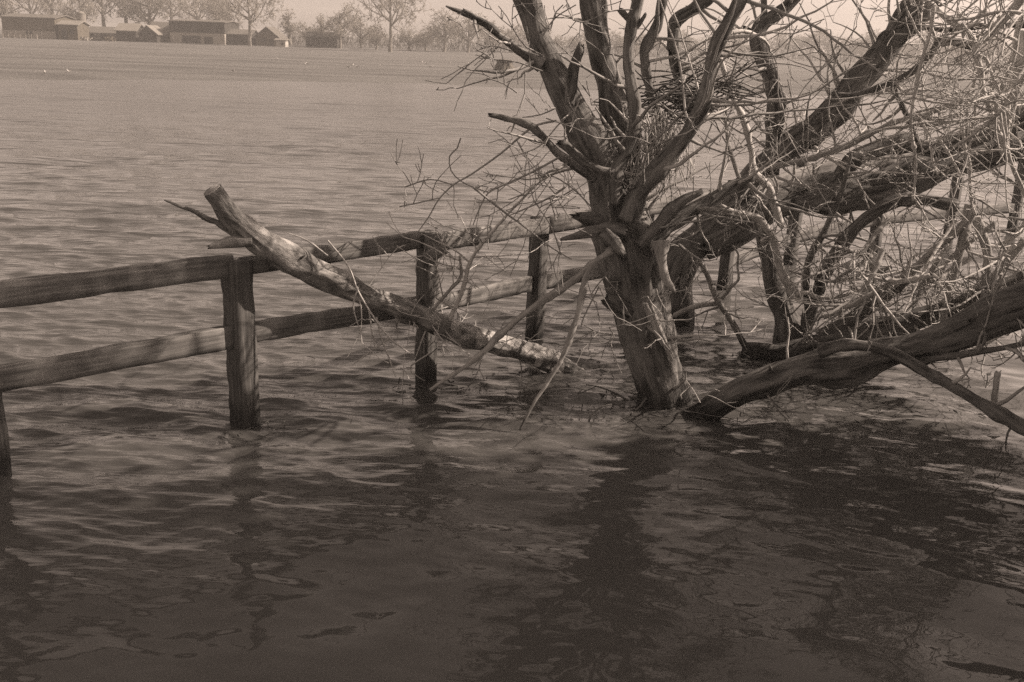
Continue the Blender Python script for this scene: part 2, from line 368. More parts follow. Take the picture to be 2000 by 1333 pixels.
# ------------------------------------------------------------------ flood water: real waves, finer ripple as bump
def wave_field(X, Y, row):
    DX = np.zeros_like(X); DY = np.zeros_like(X); Z = np.zeros_like(X)
    wr = np.random.default_rng(5)
    # open water ripples; quieter in the lee of the trees and close to the bank
    lee = 1.0 - 0.72 * np.clip((9.5 - Y + 0.45 * np.clip(X, -3, 6)) / 4.0, 0, 1) * np.clip((X + 3.2) / 2.4, 0.0, 1)
    near = np.clip((Y - 2.5) / 3.2, 0.25, 1)
    gust = 0.8 + 0.5 * fbm(np.stack([X * 0.22, Y * 0.16, X * 0], -1), 2, 31)
    A = lee * near * np.clip(gust, 0.35, 1.4)
    A2 = np.clip(gust, 0.5, 1.3)
    WN = [vnoise(np.stack([X * 0.5, Y * 0.5, X * 0 + 7.3 * q], -1), 3) for q in range(7)]
    for i in range(64):
        lam = math.exp(wr.uniform(math.log(0.085), math.log(0.95))); k = 2 * math.pi / lam
        th = math.radians(-98 + wr.normal() * 24); dx, dy = math.cos(th), math.sin(th); ph = wr.uniform(0, 6.28)
        a = 0.0033 * (lam / 0.6) ** 0.8
        fade = np.clip(lam / (2.2 * row) - 0.6, 0, 1)
        w = (A if lam < 0.9 else 0.5 * A + 0.35 * A2 * near) * a * fade
        arg = k * (dx * X + dy * Y) + ph + 1.6 * WN[i % 7]
        Z += w * np.sin(arg); DX += w * 0.75 * dx * np.cos(arg); DY += w * 0.75 * dy * np.cos(arg)
    farw = np.clip((Y - 10) / 16, 0, 1) * np.clip(gust, 0.3, 1.3)
    for i in range(16):                               # longer wind waves out on the open water
        lam = math.exp(wr.uniform(math.log(1.0), math.log(3.6))); k = 2 * math.pi / lam; th = math.radians(-95 + wr.normal() * 20); ph = wr.uniform(0, 6.28)
        Z += farw * 0.0042 * lam * np.clip(lam / (2.2 * row) - 0.6, 0, 1) * np.sin(k * (math.cos(th) * X + math.sin(th) * Y) + ph + 2.2 * WN[i % 7])
    # slow glassy undulation in the sheltered water
    calm = 1 - A / 1.4
    for i in range(12):
        lam = wr.uniform(0.35, 1.1); k = 2 * math.pi / lam; th = wr.uniform(0, 6.28)
        Z += 0.0034 * lam * calm * np.clip(lam / (2.2 * row) - 0.6, 0, 1) * np.sin(k * (math.cos(th) * X + math.sin(th) * Y) + wr.uniform(0, 6) + 2.0 * WN[i % 7])
    return X + DX, Y + DY, Z, np.clip(A / 1.1, 0, 1), np.clip((row - 0.04) / 0.5, 0, 1)
def water():
    dep = np.concatenate([np.linspace(math.atan(H / 1.2), math.atan(H / 2.8), 60, endpoint=False), np.linspace(math.atan(H / 2.8), math.atan(H / 62.0), 640)])
    Yr = np.concatenate([H / np.tan(dep), [68, 80, 100]])
    uu = np.concatenate([np.linspace(-9, -1.2, 40, endpoint=False), np.linspace(-1.2, -0.68, 90, endpoint=False), np.linspace(-0.68, 0.70, 720, endpoint=False), np.linspace(0.70, 1.2, 80, endpoint=False), np.linspace(1.2, 9, 40)])
    U_, Y_ = np.meshgrid(uu, Yr); X_ = U_ * (Y_ + 0.4)
    row = np.maximum(np.gradient(Yr), np.maximum(0.014, Yr * 0.0020))[:, None] * np.ones_like(X_)
    X2, Y2, Z2, CH, UN = wave_field(X_, Y_, row)
    me = grid_mesh('flood_water', X2, Y2, Z2)
    ca = me.attributes.new('chop', 'FLOAT', 'POINT'); ca.data.foreach_set('value', np.ascontiguousarray(CH, np.float32).ravel())
    ua = me.attributes.new('fine_ripple', 'FLOAT', 'POINT'); ua.data.foreach_set('value', np.ascontiguousarray(UN, np.float32).ravel())
    m, n, l, b = newmat('muddy_water')
    tc = n.new('ShaderNodeTexCoord'); mp = n.new('ShaderNodeMapping'); mp.inputs['Scale'].default_value = (0.55, 2.0, 1); l.new(tc.outputs['Object'], mp.inputs[0])
    t = n.new('ShaderNodeTexNoise'); t.inputs['Scale'].default_value = 2.6; t.inputs['Detail'].default_value = 5; t.inputs['Roughness'].default_value = 0.5; l.new(mp.outputs[0], t.inputs['Vector'])
    ch = n.new('ShaderNodeAttribute'); ch.attribute_name = 'chop'
    st = n.new('ShaderNodeMapRange'); st.inputs['From Min'].default_value = 0.15; st.inputs['From Max'].default_value = 0.8; st.inputs['To Min'].default_value = 0.02; st.inputs['To Max'].default_value = 0.95
    l.new(ch.outputs['Fac'], st.inputs[0])
    bp = n.new('ShaderNodeBump'); bp.inputs['Distance'].default_value = 0.06; l.new(t.outputs['Fac'], bp.inputs['Height']); l.new(st.outputs[0], bp.inputs['Strength'])
    mp2 = n.new('ShaderNodeMapping'); mp2.inputs['Scale'].default_value = (0.22, 1.0, 1); mp2.inputs['Rotation'].default_value = (0, 0, 0.12); l.new(tc.outputs['Object'], mp2.inputs[0])
    t2 = n.new('ShaderNodeTexNoise'); t2.inputs['Scale'].default_value = 1.5; t2.inputs['Detail'].default_value = 4; l.new(mp2.outputs[0], t2.inputs['Vector'])
    bp2 = n.new('ShaderNodeBump'); bp2.inputs['Distance'].default_value = 0.16; l.new(t2.outputs['Fac'], bp2.inputs['Height']); l.new(st.outputs[0], bp2.inputs['Strength']); l.new(bp.outputs[0], bp2.inputs['Normal'])
    l.new(bp2.outputs[0], b.inputs['Normal'])
    b.inputs['Base Color'].default_value = (*g3(0.068), 1); un = n.new('ShaderNodeAttribute'); un.attribute_name = 'fine_ripple'; ur = n.new('ShaderNodeMapRange'); ur.inputs['To Min'].default_value = 0.015; ur.inputs['To Max'].default_value = 0.2; l.new(un.outputs['Fac'], ur.inputs[0]); l.new(ur.outputs[0], b.inputs['Roughness']); b.inputs['IOR'].default_value = 1.333
    me.materials.append(m)
    return tag(link(bpy.data.objects.new('flood_water', me)), 'brown rippled flood water covering the meadow', kind='structure')
water()

# ------------------------------------------------------------------ post and rail fence standing in the water
PB = [hit(-12, 925), hit(484, 830), hit(832, 745), hit(1042, 662)]
PB.append((PB[3] + hit(1413, 562)) / 2); PB.append(hit(1413, 562)); PB.append(hit(1541, 517)); PB.append(hit(1705, 495))
PB.append(PB[7] + (PB[7] - PB[6]) * 1.0); PB.append(PB[8] + (PB[7] - PB[6]))
FD = unit(PB[3] - PB[1]); FN = np.array([FD[1], -FD[0], 0])      # along the fence; towards the camera side
fence = thing('post_and_rail_fence', PB[1], 'weathered wooden post and rail fence standing in the flood water', 'fence')
def board(name, a, b, hgt, thk, seed, nx=26):
    a = np.asarray(a, float); b = np.asarray(b, float); d = b - a; L = np.linalg.norm(d); t = d / L
    vert = abs(t[2]) > 0.9
    upv = unit(FD - t * np.dot(FD, t)) if vert else None
    nrm = unit(np.cross(upv, t)) if vert else unit(np.cross(t, [0, 0, 1.0]))
    upv = upv if vert else np.cross(nrm, t)
    ring = [(-.5, -.5), (0, -.52), (.5, -.5), (.53, -.2), (.53, .2), (.5, .5), (0, .52), (-.5, .5), (-.53, .2), (-.53, -.2)]
    V = []; A = []
    for i in range(nx + 1):
        s_ = L * i / nx; o = a + t * s_ + upv * 0.006 * fbm([s_ * 1.1, seed, 0.3], 2) + nrm * 0.006 * fbm([s_ * 0.9, seed, 7.3], 2)
        for j, (u, v) in enumerate(ring):
            n1 = float(fbm([s_ * 7.0, j * 1.7, seed * 3.1], 3)) * 0.012 + float(vnoise([s_ * 30.0, j * 2.7, seed])) * 0.003
            uu = u * thk + n1 * 0.5 * np.sign(u); vv = v * hgt + n1 * np.sign(v) * (1.2 if abs(v) > 0.45 else 0.2)
            V.append(o + nrm * uu + upv * vv); A.append([uu + seed, vv, s_])
    m = len(ring); Q = [[i * m + j, i * m + (j + 1) % m, (i + 1) * m + (j + 1) % m, (i + 1) * m + j] for i in range(nx) for j in range(m)]
    V += [a, b]; A += [[seed, 0, 0], [seed, 0, L]]; e = nx * m; k = len(V)
    T = [[(j + 1) % m, j, k - 2] for j in range(m)] + [[e + j, e + (j + 1) % m, k - 1] for j in range(m)]
    mb = MB(); mb.add(V, Q, T, A); return mb.build(name, M['post' if name == 'post' else 'rail'], fence)
TOPZ = [1.13, 1.137, 1.137, 1.06, 1.10, 1.15, 1.30, 1.30, 1.25, 1.2]
LOWZ = [0.64, 0.645, 0.628, 0.525, 0.50, 0.30, 0.34, 0.45, 0.45, 0.42]
PWID = [0.155, 0.15, 0.125, 0.125, 0.13, 0.125, 0.135, 0.14, 0.13, 0.13]
LEAN = [(0.0, 0), (-0.03, 0.01), (0.0, 0.0), (0.015, 0.0), (0, 0), (0.02, 0), (0.03, 0), (0.015, 0), (0.02, 0), (0, 0.02)]
for i, b0 in enumerate(PB):
    top = b0 + np.array([LEAN[i][0], LEAN[i][1], TOPZ[i] + (0.02 if i == 1 else 0.06)])
    o = board('post', b0 + np.array([0, 0, -0.6]), top, PWID[i], PWID[i] * 0.95, 20 + i, nx=30)
def on_post(i, z, off): return PB[i] + np.array([LEAN[i][0], LEAN[i][1], 0]) * (z / 1.1) + np.array([0, 0, z]) + FN * off
fr = 0.075 + 0.026                                   # nailed to the camera side of the posts
far0 = PB[0] - FD * 2.0
board('rail', on_post(0, 1.15, 0) - FD * 2, on_post(1, 1.125, 0) - FD * 0.03, 0.145, 0.045, 1)
board('rail', on_post(1, 1.11, 0) + FD * 0.03, on_post(2, 1.145, 0) - FD * 0.03, 0.125, 0.042, 2)
board('rail', on_post(2, 1.135, fr + 0.004) - FD * 0.11, on_post(3, 1.06, fr) - FD * 0.02, 0.135, 0.044, 3)
board('rail', on_post(3, 1.062, fr) - FD * 0.01, on_post(5, 1.10, fr), 0.145, 0.044, 4, nx=40)
board('rail', on_post(5, 1.10, fr) + FD * 0.01, on_post(6, 1.20, fr), 0.13, 0.04, 5)
board('rail', on_post(6, 1.20, fr) + FD * 0.01, on_post(7, 1.30, fr), 0.15, 0.04, 6)
board('rail', on_post(7, 1.30, fr) + FD * 0.01, on_post(9, 1.25, fr), 0.15, 0.04, 7)
lo = 0.0
for a, b, za, zb, hh in ((0, 1, .66, .645, .15), (1, 2, .65, .63, .135), (2, 3, .62, .53, .135), (3, 5, .52, .47, .14), (5, 6, .30, .34, .14), (6, 7, .34, .46, .14), (7, 9, .46, .42, .14)):
    pa = on_post(a, za, 0) + FD * PWID[a] * 0.42; pb = on_post(b, zb, 0) - FD * PWID[b] * 0.42
    if a == 0: pa = on_post(0, za, 0) - FD * 2
    board('rail', pa, pb, hh, 0.045, 10 + a)
board('broken_rail', on_post(2, 1.06, fr + 0.046) - FD * 0.17 - np.array([0, 0, .03]), on_post(2, 1.10, fr + 0.05) + FD * 0.05, 0.10, 0.04, 30, nx=8)

# ------------------------------------------------------------------ cut log leaning over the fence
lb = hit(1120, 722); yb = lb[1]; yr = on_post(1, 1.13, 0.08)[1] - 0.02
log = thing('leaning_log', lb, 'cut dead log with peeling bark propped across the fence rail', 'log')
LP = [(414, 372, 40), (445, 415, 41), (479, 446, 46), (521, 480, 48), (570, 510, 48), (647, 545, 46), (700, 570, 44), (752, 590, 40), (810, 612, 40), (870, 640, 42), (920, 659, 42), (1004, 680, 38), (1070, 704, 34), (1130, 730, 32)]
def log_y(x):                                          # straight in depth from the rail to the water
    return float(np.interp(x, [416, 500, 1120, 1160], [yr - 0.13, yr, yb, yb + 0.05]))
P = [at(x, y, log_y(x)) for x, y, w in LP]; R = [pxm(w, p) / 2 for (x, y, w), p in zip(LP, P)]
P, R = smooth_path(P, R, 0.022); mb = MB(); mb.tube(P, R, 40, 0.34, 41, freq=13, flute=0.20); mb.build('trunk', M['log'], log); LOGP = (P, R)
e = P[0]; d0 = unit(P[0] - P[3]); mb = MB()
mb.tube([e - d0 * 0.01, e + d0 * 0.006], [R[0] * 0.93, R[0] * 0.90], 24, 0.08, 3); mb.build('cut_end', M['torn'], log)
for pts, Ys in (([(470, 462, 20), (445, 449, 15), (425, 436, 13), (405, 428, 12), (380, 413, 11), (355, 404, 7), (323, 392, 3)], (yr - .02, yr - .1)), ([(490, 470, 24), (455, 473, 20), (430, 478, 15), (410, 483, 9)], (yr - .04, yr - .16))):
    limb(log, 'branch_stub', pts, Ys[0], Ys[1], 'log', rough=0.3, jag=1.5)
for k in range(7):
    i = int(rng.uniform(0.12, 0.9) * (len(P) - 1)); d = unit(rvec() + np.array([0, -0.4, 0.3])); q = P[i]; r_ = rng.uniform(0.008, 0.016)
    mb = MB(); mb.tube([q, q + d * (R[i] + 0.03), q + d * (R[i] + rng.uniform(0.05, 0.10)) + rvec() * 0.01], [r_ * 1.6, r_, r_ * 0.5], 7, 0.2, k, jag=1); mb.build('branch_stub', M['log'], log)
limb(log, 'branch', [(872, 640, 11), (890, 600, 9), (905, 560, 8), (917, 514, 7), (936, 483, 7), (962, 452, 6), (996, 414, 5), (1039, 370, 4), (1068, 346, 3.5), (1116, 320, 3)], log_y(872), log_y(872) + 0.1, 'twig_pale', jag=0)
limb(log, 'branch', [(820, 640, 8), (850, 600, 7), (880, 565, 7), (900, 540, 6), (898, 500, 5)], log_y(830), log_y(830) - 0.1, 'twig', jag=0)
mb = MB()
for pth in LIMBS[log.name][-2:]: spawn(mb, pth, 11, (0.15, 0.5), 1, 0.005, spur=0.15)
spawn(mb, LOGP, 26, (0.06, 0.45), 1, 0.005, t=(0.3, 0.85), bias=(0, -0.4, -0.1), bw_=0.6)
for pts in ([(640, 470), (680, 520), (700, 570), (730, 620), (760, 660), (800, 690)], [(735, 620), (745, 660), (760, 700), (772, 735)], [(760, 662), (720, 690), (690, 712)], [(640, 500), (600, 470), (560, 455)], [(700, 560), (690, 600), (705, 650)], [(840, 690), (800, 720), (830, 745)]):
    yy = log_y(pts[0][0]) - 0.16; mb.tube(*smooth_path([at(x, y, yy) for x, y in pts], [0.006] * (len(pts) - 1) + [0.003], 0.05), 4, cap=False)
mb.build('twigs', M['twig_pale'], log, kind='stuff')

# ------------------------------------------------------------------ many-stemmed tree in the middle
ba = hit(1290, 782); YA = ba[1]
ta = thing('many_stemmed_tree', ba, 'bare many-stemmed tree with torn trunk standing in water beside the fence', 'tree')
tk = limb(ta, 'trunk', [(1292, 780, 88), (1284, 740, 88), (1271, 690, 94), (1258, 630, 100), (1252, 580, 108), (1240, 520, 112), (1228, 470, 110), (1214, 420, 92), (1206, 380, 78), (1200, 350, 64)], YA, YA + 0.15, rough=0.42, flute=0.36, under=True, sides=44, jag=0)
s1 = limb(ta, 'limb', [(1222, 470, 80), (1203, 410, 76), (1184, 340, 68), (1150, 270, 64), (1110, 205, 64), (1078, 140, 58), (1052, 75, 52), (1030, 0, 50), (1008, -80, 46), (985, -170, 40), (960, -270, 30)], YA + 0.05, YA + 0.5, rough=0.2, flute=0.1)
s2 = limb(ta, 'limb', [(1235, 480, 70), (1225, 400, 64), (1214, 320, 56), (1208, 250, 52), (1192, 175, 48), (1170, 95, 44), (1157, 0, 45), (1150, -90, 42), (1160, -200, 36), (1175, -310, 26)], YA + 0.15, YA + 0.7, rough=0.2, flute=0.1)
s3 = limb(ta, 'limb', [(1198, 400, 22), (1200, 355, 24), (1207, 330, 25), (1226, 294, 25), (1238, 250, 24), (1236, 204, 24), (1228, 140, 22), (1226, 90, 22), (1233, 40, 22), (1243, 0, 20), (1256, -70, 18), (1262, -150, 13)], YA - 0.16, YA + 0.1, rough=0.22)
s4 = limb(ta, 'limb', [(1310, 300, 9), (1296, 245, 10), (1287, 222, 11), (1272, 186, 12), (1263, 135, 17), (1260, 100, 19), (1272, 72, 20), (1283, 48, 20), (1293, 0, 19), (1310, -80, 16), (1320, -160, 10)], YA + 0.3, YA + 0.3)
s5 = limb(ta, 'limb', [(1345, 235, 12), (1330, 170, 18), (1318, 110, 22), (1316, 50, 22), (1330, 32, 24), (1352, 20, 26), (1372, 5, 26), (1410, -30, 26), (1450, -100, 22), (1480, -190, 14)], YA + 0.9, YA + 0.6, rough=0.25)
limb(ta, 'branch_stub', [(1317, 55, 20), (1314, 75, 19), (1312, 102, 17)], YA + 0.66, YA + 0.66, jag=1.2, rough=0.3)
s6 = limb(ta, 'limb', [(1228, 430, 40), (1242, 385, 36), (1260, 362, 32), (1305, 312, 30), (1344, 258, 28), (1374, 210, 27), (1384, 165, 27), (1394, 120, 25), (1415, 65, 25), (1440, 12, 24), (1462, -40, 22), (1490, -130, 16)], YA - 0.18, YA - 0.35, rough=0.18)
st7 = limb(ta, 'branch_stub', [(1112, 205, 20), (1113, 190, 21), (1117, 160, 22), (1122, 129, 20), (1134, 93, 19)], YA - 0.02, YA - 0.06, rough=0.25, jag=1.0)
b8 = limb(ta, 'branch', [(1058, 128, 26), (1035, 112, 20), (1010, 95, 15), (980, 72, 12), (945, 47, 11), (905, 27, 9), (872, 13, 4)], YA + 0.18, YA + 0.1, rough=0.3, jag=1)
limb(ta, 'branch', [(975, 66, 9), (955, 48, 9), (930, 35, 9), (905, 20, 7)], YA + 0.12, YA + 0.1, rough=0.3, jag=1)
b9 = limb(ta, 'branch', [(1162, 352, 20), (1125, 322, 17), (1100, 308, 15), (1082, 294, 14), (1062, 268, 14), (1040, 249, 14), (1015, 238, 13), (985, 231, 12), (957, 225, 9)], YA - 0.1, YA - 0.25, rough=0.2, jag=1)
limb(ta, 'branch', [(1200, 338, 16), (1172, 332, 15), (1145, 318, 15), (1122, 300, 16), (1104, 285, 17), (1092, 279, 12)], YA - 0.15, YA - 0.3, rough=0.25, jag=1)
limb(ta, 'branch_stub', [(1218, 455, 30), (1185, 448, 26), (1150, 455, 20), (1120, 462, 13), (1096, 468, 5)], YA - 0.2, YA - 0.3, 'bark', rough=0.4, jag=1.5)
limb(ta, 'branch_stub', [(1175, 432, 20), (1150, 428, 22), (1128, 422, 16)], YA - 0.2, YA - 0.28, 'bark', rough=0.5, jag=2.0)
limb(ta, 'branch_stub', [(1180, 452, 20), (1196, 470, 20), (1212, 494, 15)], YA - 0.28, YA - 0.36, 'bark', rough=0.5, jag=2.0)
limb(ta, 'branch_stub', [(1230, 610, 34), (1203, 592, 30), (1184, 584, 22)], YA - 0.05, YA - 0.1, rough=0.3, jag=0.5)
limb(ta, 'branch_stub', [(1232, 42, 16), (1222, 32, 13), (1212, 22, 12)], YA + 0.04, YA, rough=0.3, jag=0.8)
limb(ta, 'branch_stub', [(1234, 62, 9), (1248, 50, 8), (1261, 28, 7)], YA + 0.04, YA, rough=0.3, jag=0.8)
# lower stems with pale lit bark on the right of the trunk
limb(ta, 'branch', [(1290, 470, 30), (1292, 510, 18), (1300, 545, 15), (1312, 562, 12), (1316, 570, 8)], YA - 0.25, YA - 0.35, 'twig', rough=0.25, jag=1)
limb(ta, 'branch', [(1250, 480, 26), (1285, 440, 24), (1330, 395, 20), (1370, 375, 14)], YA - 0.12, YA - 0.1, rough=0.2)
s10 = limb(ta, 'limb', [(1255, 500, 44), (1290, 450, 36), (1330, 425, 30), (1380, 395, 26), (1430, 365, 20), (1470, 345, 16)], YA - 0.05, YA + 0.3, 'bark_dark')
limb(ta, 'branch', [(1200, 482, 17), (1180, 500, 17), (1130, 540, 15), (1085, 572, 14), (1040, 602, 13), (990, 642, 12), (950, 685, 11), (900, 722, 9), (840, 762, 7)], YA - 0.28, YA - 0.55, 'twig', jag=0)
limb(ta, 'branch', [(1170, 505, 9), (1148, 530, 11), (1138, 570, 12), (1130, 610, 12), (1115, 655, 13), (1110, 672, 13), (1095, 705, 10), (1065, 755, 8), (1035, 800, 6), (1015, 840, 4)], YA - 0.35, YA - 0.75, 'twig', jag=0)
for k in range(24):                                   # torn splinters where a limb split off
    u = k / 23.0; x0 = 1258 + 14 * u + rng.uniform(-5, 5); x1 = 1290 + 26 * u + rng.uniform(-6, 6)
    y0 = 592 + rng.uniform(-6, 30) * u; y1 = 668 + 40 * u + rng.uniform(-14, 12)
    limb(ta, 'splinter', [(x0, y0, 2), ((x0 + x1) / 2 - 2, (y0 + y1) / 2, 5), (x1, y1, 2)], YA - 0.235 - 0.01 * (k % 3), YA - 0.25, 'torn', rough=0.2, jag=0)
# fine twigs
mb = MB()
FT = [[(1087, 236), (1039, 250), (977, 301), (919, 342), (886, 361), (857, 390), (838, 423), (816, 454)], [(1092, 308), (1039, 337), (986, 361), (953, 378), (936, 409), (924, 440)],
      [(1104, 366), (1073, 387), (1020, 411), (996, 421)], [(924, 366), (984, 414), (1020, 440), (1051, 464), (1080, 486), (1116, 507)], [(900, 270), (893, 290), (878, 306), (881, 334), (900, 354), (924, 366), (953, 376)],
      [(790, 366), (840, 351), (883, 361)], [(780, 404), (820, 396), (857, 387)], [(1130, 205), (1090, 245), (1055, 285), (1020, 300), (995, 306)], [(1160, 410), (1120, 370), (1080, 345), (1040, 338)],
      [(1085, 212), (1055, 225), (1020, 230)], [(1060, 140), (1010, 122), (965, 117), (940, 110)], [(965, 117), (945, 105), (928, 95)], [(1010, 182), (985, 165), (950, 152)], [(1000, 100), (960, 90), (930, 100)],
      [(1045, 395), (1075, 440), (1090, 480), (1096, 500)], [(1075, 390), (1085, 430), (1080, 442)], [(1060, 70), (1085, 35), (1125, 10)], [(1075, 60), (1085, 25), (1100, 10)], [(1150, 45), (1120, 40), (1110, 20)], [(1235, 20), (1210, 20), (1180, 25)],
      [(1190, 530), (1165, 560), (1155, 575)], [(1170, 560), (1140, 620), (1135, 640)], [(1205, 655), (1170, 650), (1150, 640)], [(1190, 640), (1200, 660), (1180, 672)]]
for j, pts in enumerate(FT):
    yy = YA - 0.2 - 0.05 * (j % 4); r0 = 0.0085 if j < 4 else 0.0055
    pth = smooth_path([at(x, y, yy) for x, y in pts], list(np.linspace(r0, 0.004, len(pts))), 0.05)
    mb.tube(*pth, 5, cap=False); spawn(mb, pth, 5 if j < 4 else 3, (0.12, 0.42), 1, 0.004, kids=(1, 3))
mb.build('fine_twigs', M['twig'], ta, kind='stuff')
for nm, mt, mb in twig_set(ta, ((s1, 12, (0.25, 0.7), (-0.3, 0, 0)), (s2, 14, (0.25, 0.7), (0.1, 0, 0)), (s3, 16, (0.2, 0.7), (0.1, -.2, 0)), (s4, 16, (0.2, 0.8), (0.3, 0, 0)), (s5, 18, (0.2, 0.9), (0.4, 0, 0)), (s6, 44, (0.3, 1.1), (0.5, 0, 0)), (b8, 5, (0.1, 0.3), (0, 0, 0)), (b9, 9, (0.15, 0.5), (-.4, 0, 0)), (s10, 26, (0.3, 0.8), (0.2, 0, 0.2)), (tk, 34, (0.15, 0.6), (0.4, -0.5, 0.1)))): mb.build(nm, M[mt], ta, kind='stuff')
mb = MB()                                             # the upper crown, above the picture
for (P_, R_), dd in ((s1, (-.5, .2, .9)), (s2, (.1, .3, 1)), (s3, (.3, -.1, 1)), (s4, (.4, .2, 1)), (s5, (.7, 0, .8)), (s6, (.5, -.3, .9))):
    for _ in range(2): grow(mb, P_[-1 - int(rng.integers(1, 10))], np.array(dd) + rvec() * 0.5, rng.uniform(0.9, 1.5), R_[-1] * 0.75, 2, jit=0.2, up=0.06, kids=(3, 4), seg=0.16, minr=0.004)
mb.build('crown', M['twig'], ta, kind='stuff')

# ------------------------------------------------------------------ leaning tree behind it, one limb rising, one lying out to the right
bb = hit(1325, 628); YB = bb[1]
tb = thing('leaning_tree', bb, 'dark leaning tree with a thick diagonal limb behind the many-stemmed tree', 'tree')
limb(tb, 'trunk', [(1325, 632, 60), (1322, 590, 62), (1320, 545, 70), (1335, 505, 74), (1365, 470, 70), (1400, 440, 66), (1440, 405, 56)], YB, YB, 'bark_dark', under=True, rough=0.26, flute=0.15, sides=32)
d1 = limb(tb, 'limb', [(1400, 440, 60), (1440, 385, 50), (1486, 331, 46), (1551, 280, 46), (1620, 226, 48), (1668, 169, 46), (1717, 118, 44), (1766, 50, 46), (1805, 0, 44), (1850, -70, 40), (1890, -150, 32), (1930, -240, 22)], YB, YB + 0.3, 'bark_dark', rough=0.2, flute=0.1)
d2 = limb(tb, 'limb', [(1370, 470, 64), (1430, 442, 72), (1500, 412, 62), (1580, 386, 56), (1660, 376, 62), (1720, 366, 64), (1790, 335, 62), (1850, 312, 58), (1920, 300, 54), (2000, 285, 50), (2120, 260, 46), (2250, 225, 36)], YB - 0.05, YB + 0.35, 'bark_dark', rough=0.34, flute=0.25)
d3 = limb(tb, 'limb', [(1550, 400, 30), (1590, 392, 34), (1632, 360, 34), (1656, 330, 32), (1680, 305, 30), (1722, 289, 30), (1770, 280, 30), (1820, 292, 30), (1860, 285, 36), (1920, 262, 38), (1970, 245, 38), (2040, 222, 36), (2150, 190, 28)], YB - 0.25, YB + 0.1, 'bark_dark', rough=0.28)
d4 = limb(tb, 'limb', [(1500, 340, 30), (1508, 290, 32), (1516, 240, 34), (1516, 205, 33), (1508, 165, 31), (1494, 122, 31), (1482, 80, 32), (1490, 48, 32), (1520, 28, 27), (1545, 8, 26), (1580, -40, 24), (1610, -120, 16)], YB + 0.1, YB + 0.4, 'bark_dark', rough=0.24)
limb(tb, 'branch_stub', [(1490, 55, 22), (1492, 30, 13), (1491, 0, 11), (1490, -40, 8)], YB + 0.3, YB + 0.3, 'bark_dark')
limb(tb, 'branch_stub', [(1478, 80, 20), (1468, 66, 16), (1455, 56, 10)], YB + 0.3, YB + 0.2, 'bark_dark', jag=1.5)
d5 = limb(tb, 'limb', [(1690, 148, 20), (1718, 88, 18), (1728, 70, 16), (1745, 55, 12), (1780, 10, 10), (1800, -30, 8)], YB + 0.2, YB + 0.1, 'bark_dark')
d6 = limb(tb, 'limb', [(1560, 278, 16), (1600, 232, 17), (1640, 176, 17), (1680, 130, 16), (1720, 86, 18), (1758, 50, 22)], YB + 0.05, YB + 0.2, 'bark_dark', rough=0.2)
br = limb(tb, 'branch', [(1620, 182, 8), (1655, 186, 11), (1700, 178, 12), (1740, 163, 12), (1775, 147, 12), (1800, 125, 13), (1820, 103, 13), (1838, 80, 14), (1870, 83, 14), (1900, 92, 14)], YB - 0.3, YB - 0.6, 'bark_dark')
br2 = limb(tb, 'branch', [(1470, 345, 9), (1510, 326, 10), (1560, 316, 10), (1610, 302, 10), (1650, 288, 11), (1686, 268, 11), (1726, 248, 11), (1765, 234, 11), (1805, 225, 10), (1839, 212, 9), (1873, 200, 8), (1910, 192, 7), (1960, 180, 5)], YB - 0.5, YB - 0.9, 'twig')
br3 = limb(tb, 'branch', [(1770, 62, 16), (1800, 55, 11), (1840, 58, 10), (1890, 56, 10), (1940, 50, 9), (2000, 50, 8), (2060, 44, 7)], YB + 0.15, YB - 0.1, 'bark_dark')
br4 = limb(tb, 'branch', [(1740, 155, 8), (1748, 180, 10), (1762, 204, 10), (1774, 230, 10), (1783, 257, 10), (1794, 281, 8), (1805, 300, 6)], YB - 0.5, YB - 0.6, 'bark_dark')
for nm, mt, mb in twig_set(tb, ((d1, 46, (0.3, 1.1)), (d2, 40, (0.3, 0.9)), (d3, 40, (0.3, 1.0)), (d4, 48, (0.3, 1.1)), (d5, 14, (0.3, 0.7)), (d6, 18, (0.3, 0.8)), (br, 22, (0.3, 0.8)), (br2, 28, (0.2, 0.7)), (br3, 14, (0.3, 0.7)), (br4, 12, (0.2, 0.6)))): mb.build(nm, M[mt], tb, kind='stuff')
mb = MB()
for (P_, R_), dd in ((d1, (.6, .2, .8)), (d4, (.3, .2, 1)), (d2, (.9, 0, .3)), (d3, (.9, -.2, .4)), (d5, (.2, 0, 1))):
    for _ in range(2): grow(mb, P_[-1 - int(rng.integers(1, 10))], np.array(dd) + rvec() * 0.5, rng.uniform(0.8, 1.3), R_[-1] * 0.75, 2, jit=0.2, up=0.05, kids=(2, 4), seg=0.16, minr=0.004)
mb.build('crown', M['twig'], tb, kind='stuff')

# ------------------------------------------------------------------ small tree with curved stems between them
bc = hit(1548, 690); YC = bc[1]
tc_ = thing('curved_stem_tree', bc, 'small bare tree of dark curved stems rising from the water left of the fallen trunk', 'tree')
limb(tc_, 'trunk', [(1552, 692, 76), (1546, 665, 56), (1536, 620, 44), (1520, 575, 40), (1508, 530, 38), (1500, 490, 34), (1490, 452, 28), (1478, 420, 24)], YC, YC + 0.3, 'bark_dark', under=True, rough=0.3, flute=0.15)
limb(tc_, 'branch', [(1556, 584, 22), (1540, 556, 18), (1524, 525, 16), (1516, 490, 14), (1512, 466, 13), (1492, 440, 15), (1475, 425, 14), (1440, 418, 10), (1405, 400, 8)], YC - 0.1, YC - 0.2, 'twig_pale')
limb(tc_, 'branch', [(1512, 468, 10), (1500, 466, 11), (1486, 472, 7)], YC - 0.15, YC - 0.2, 'twig_pale')
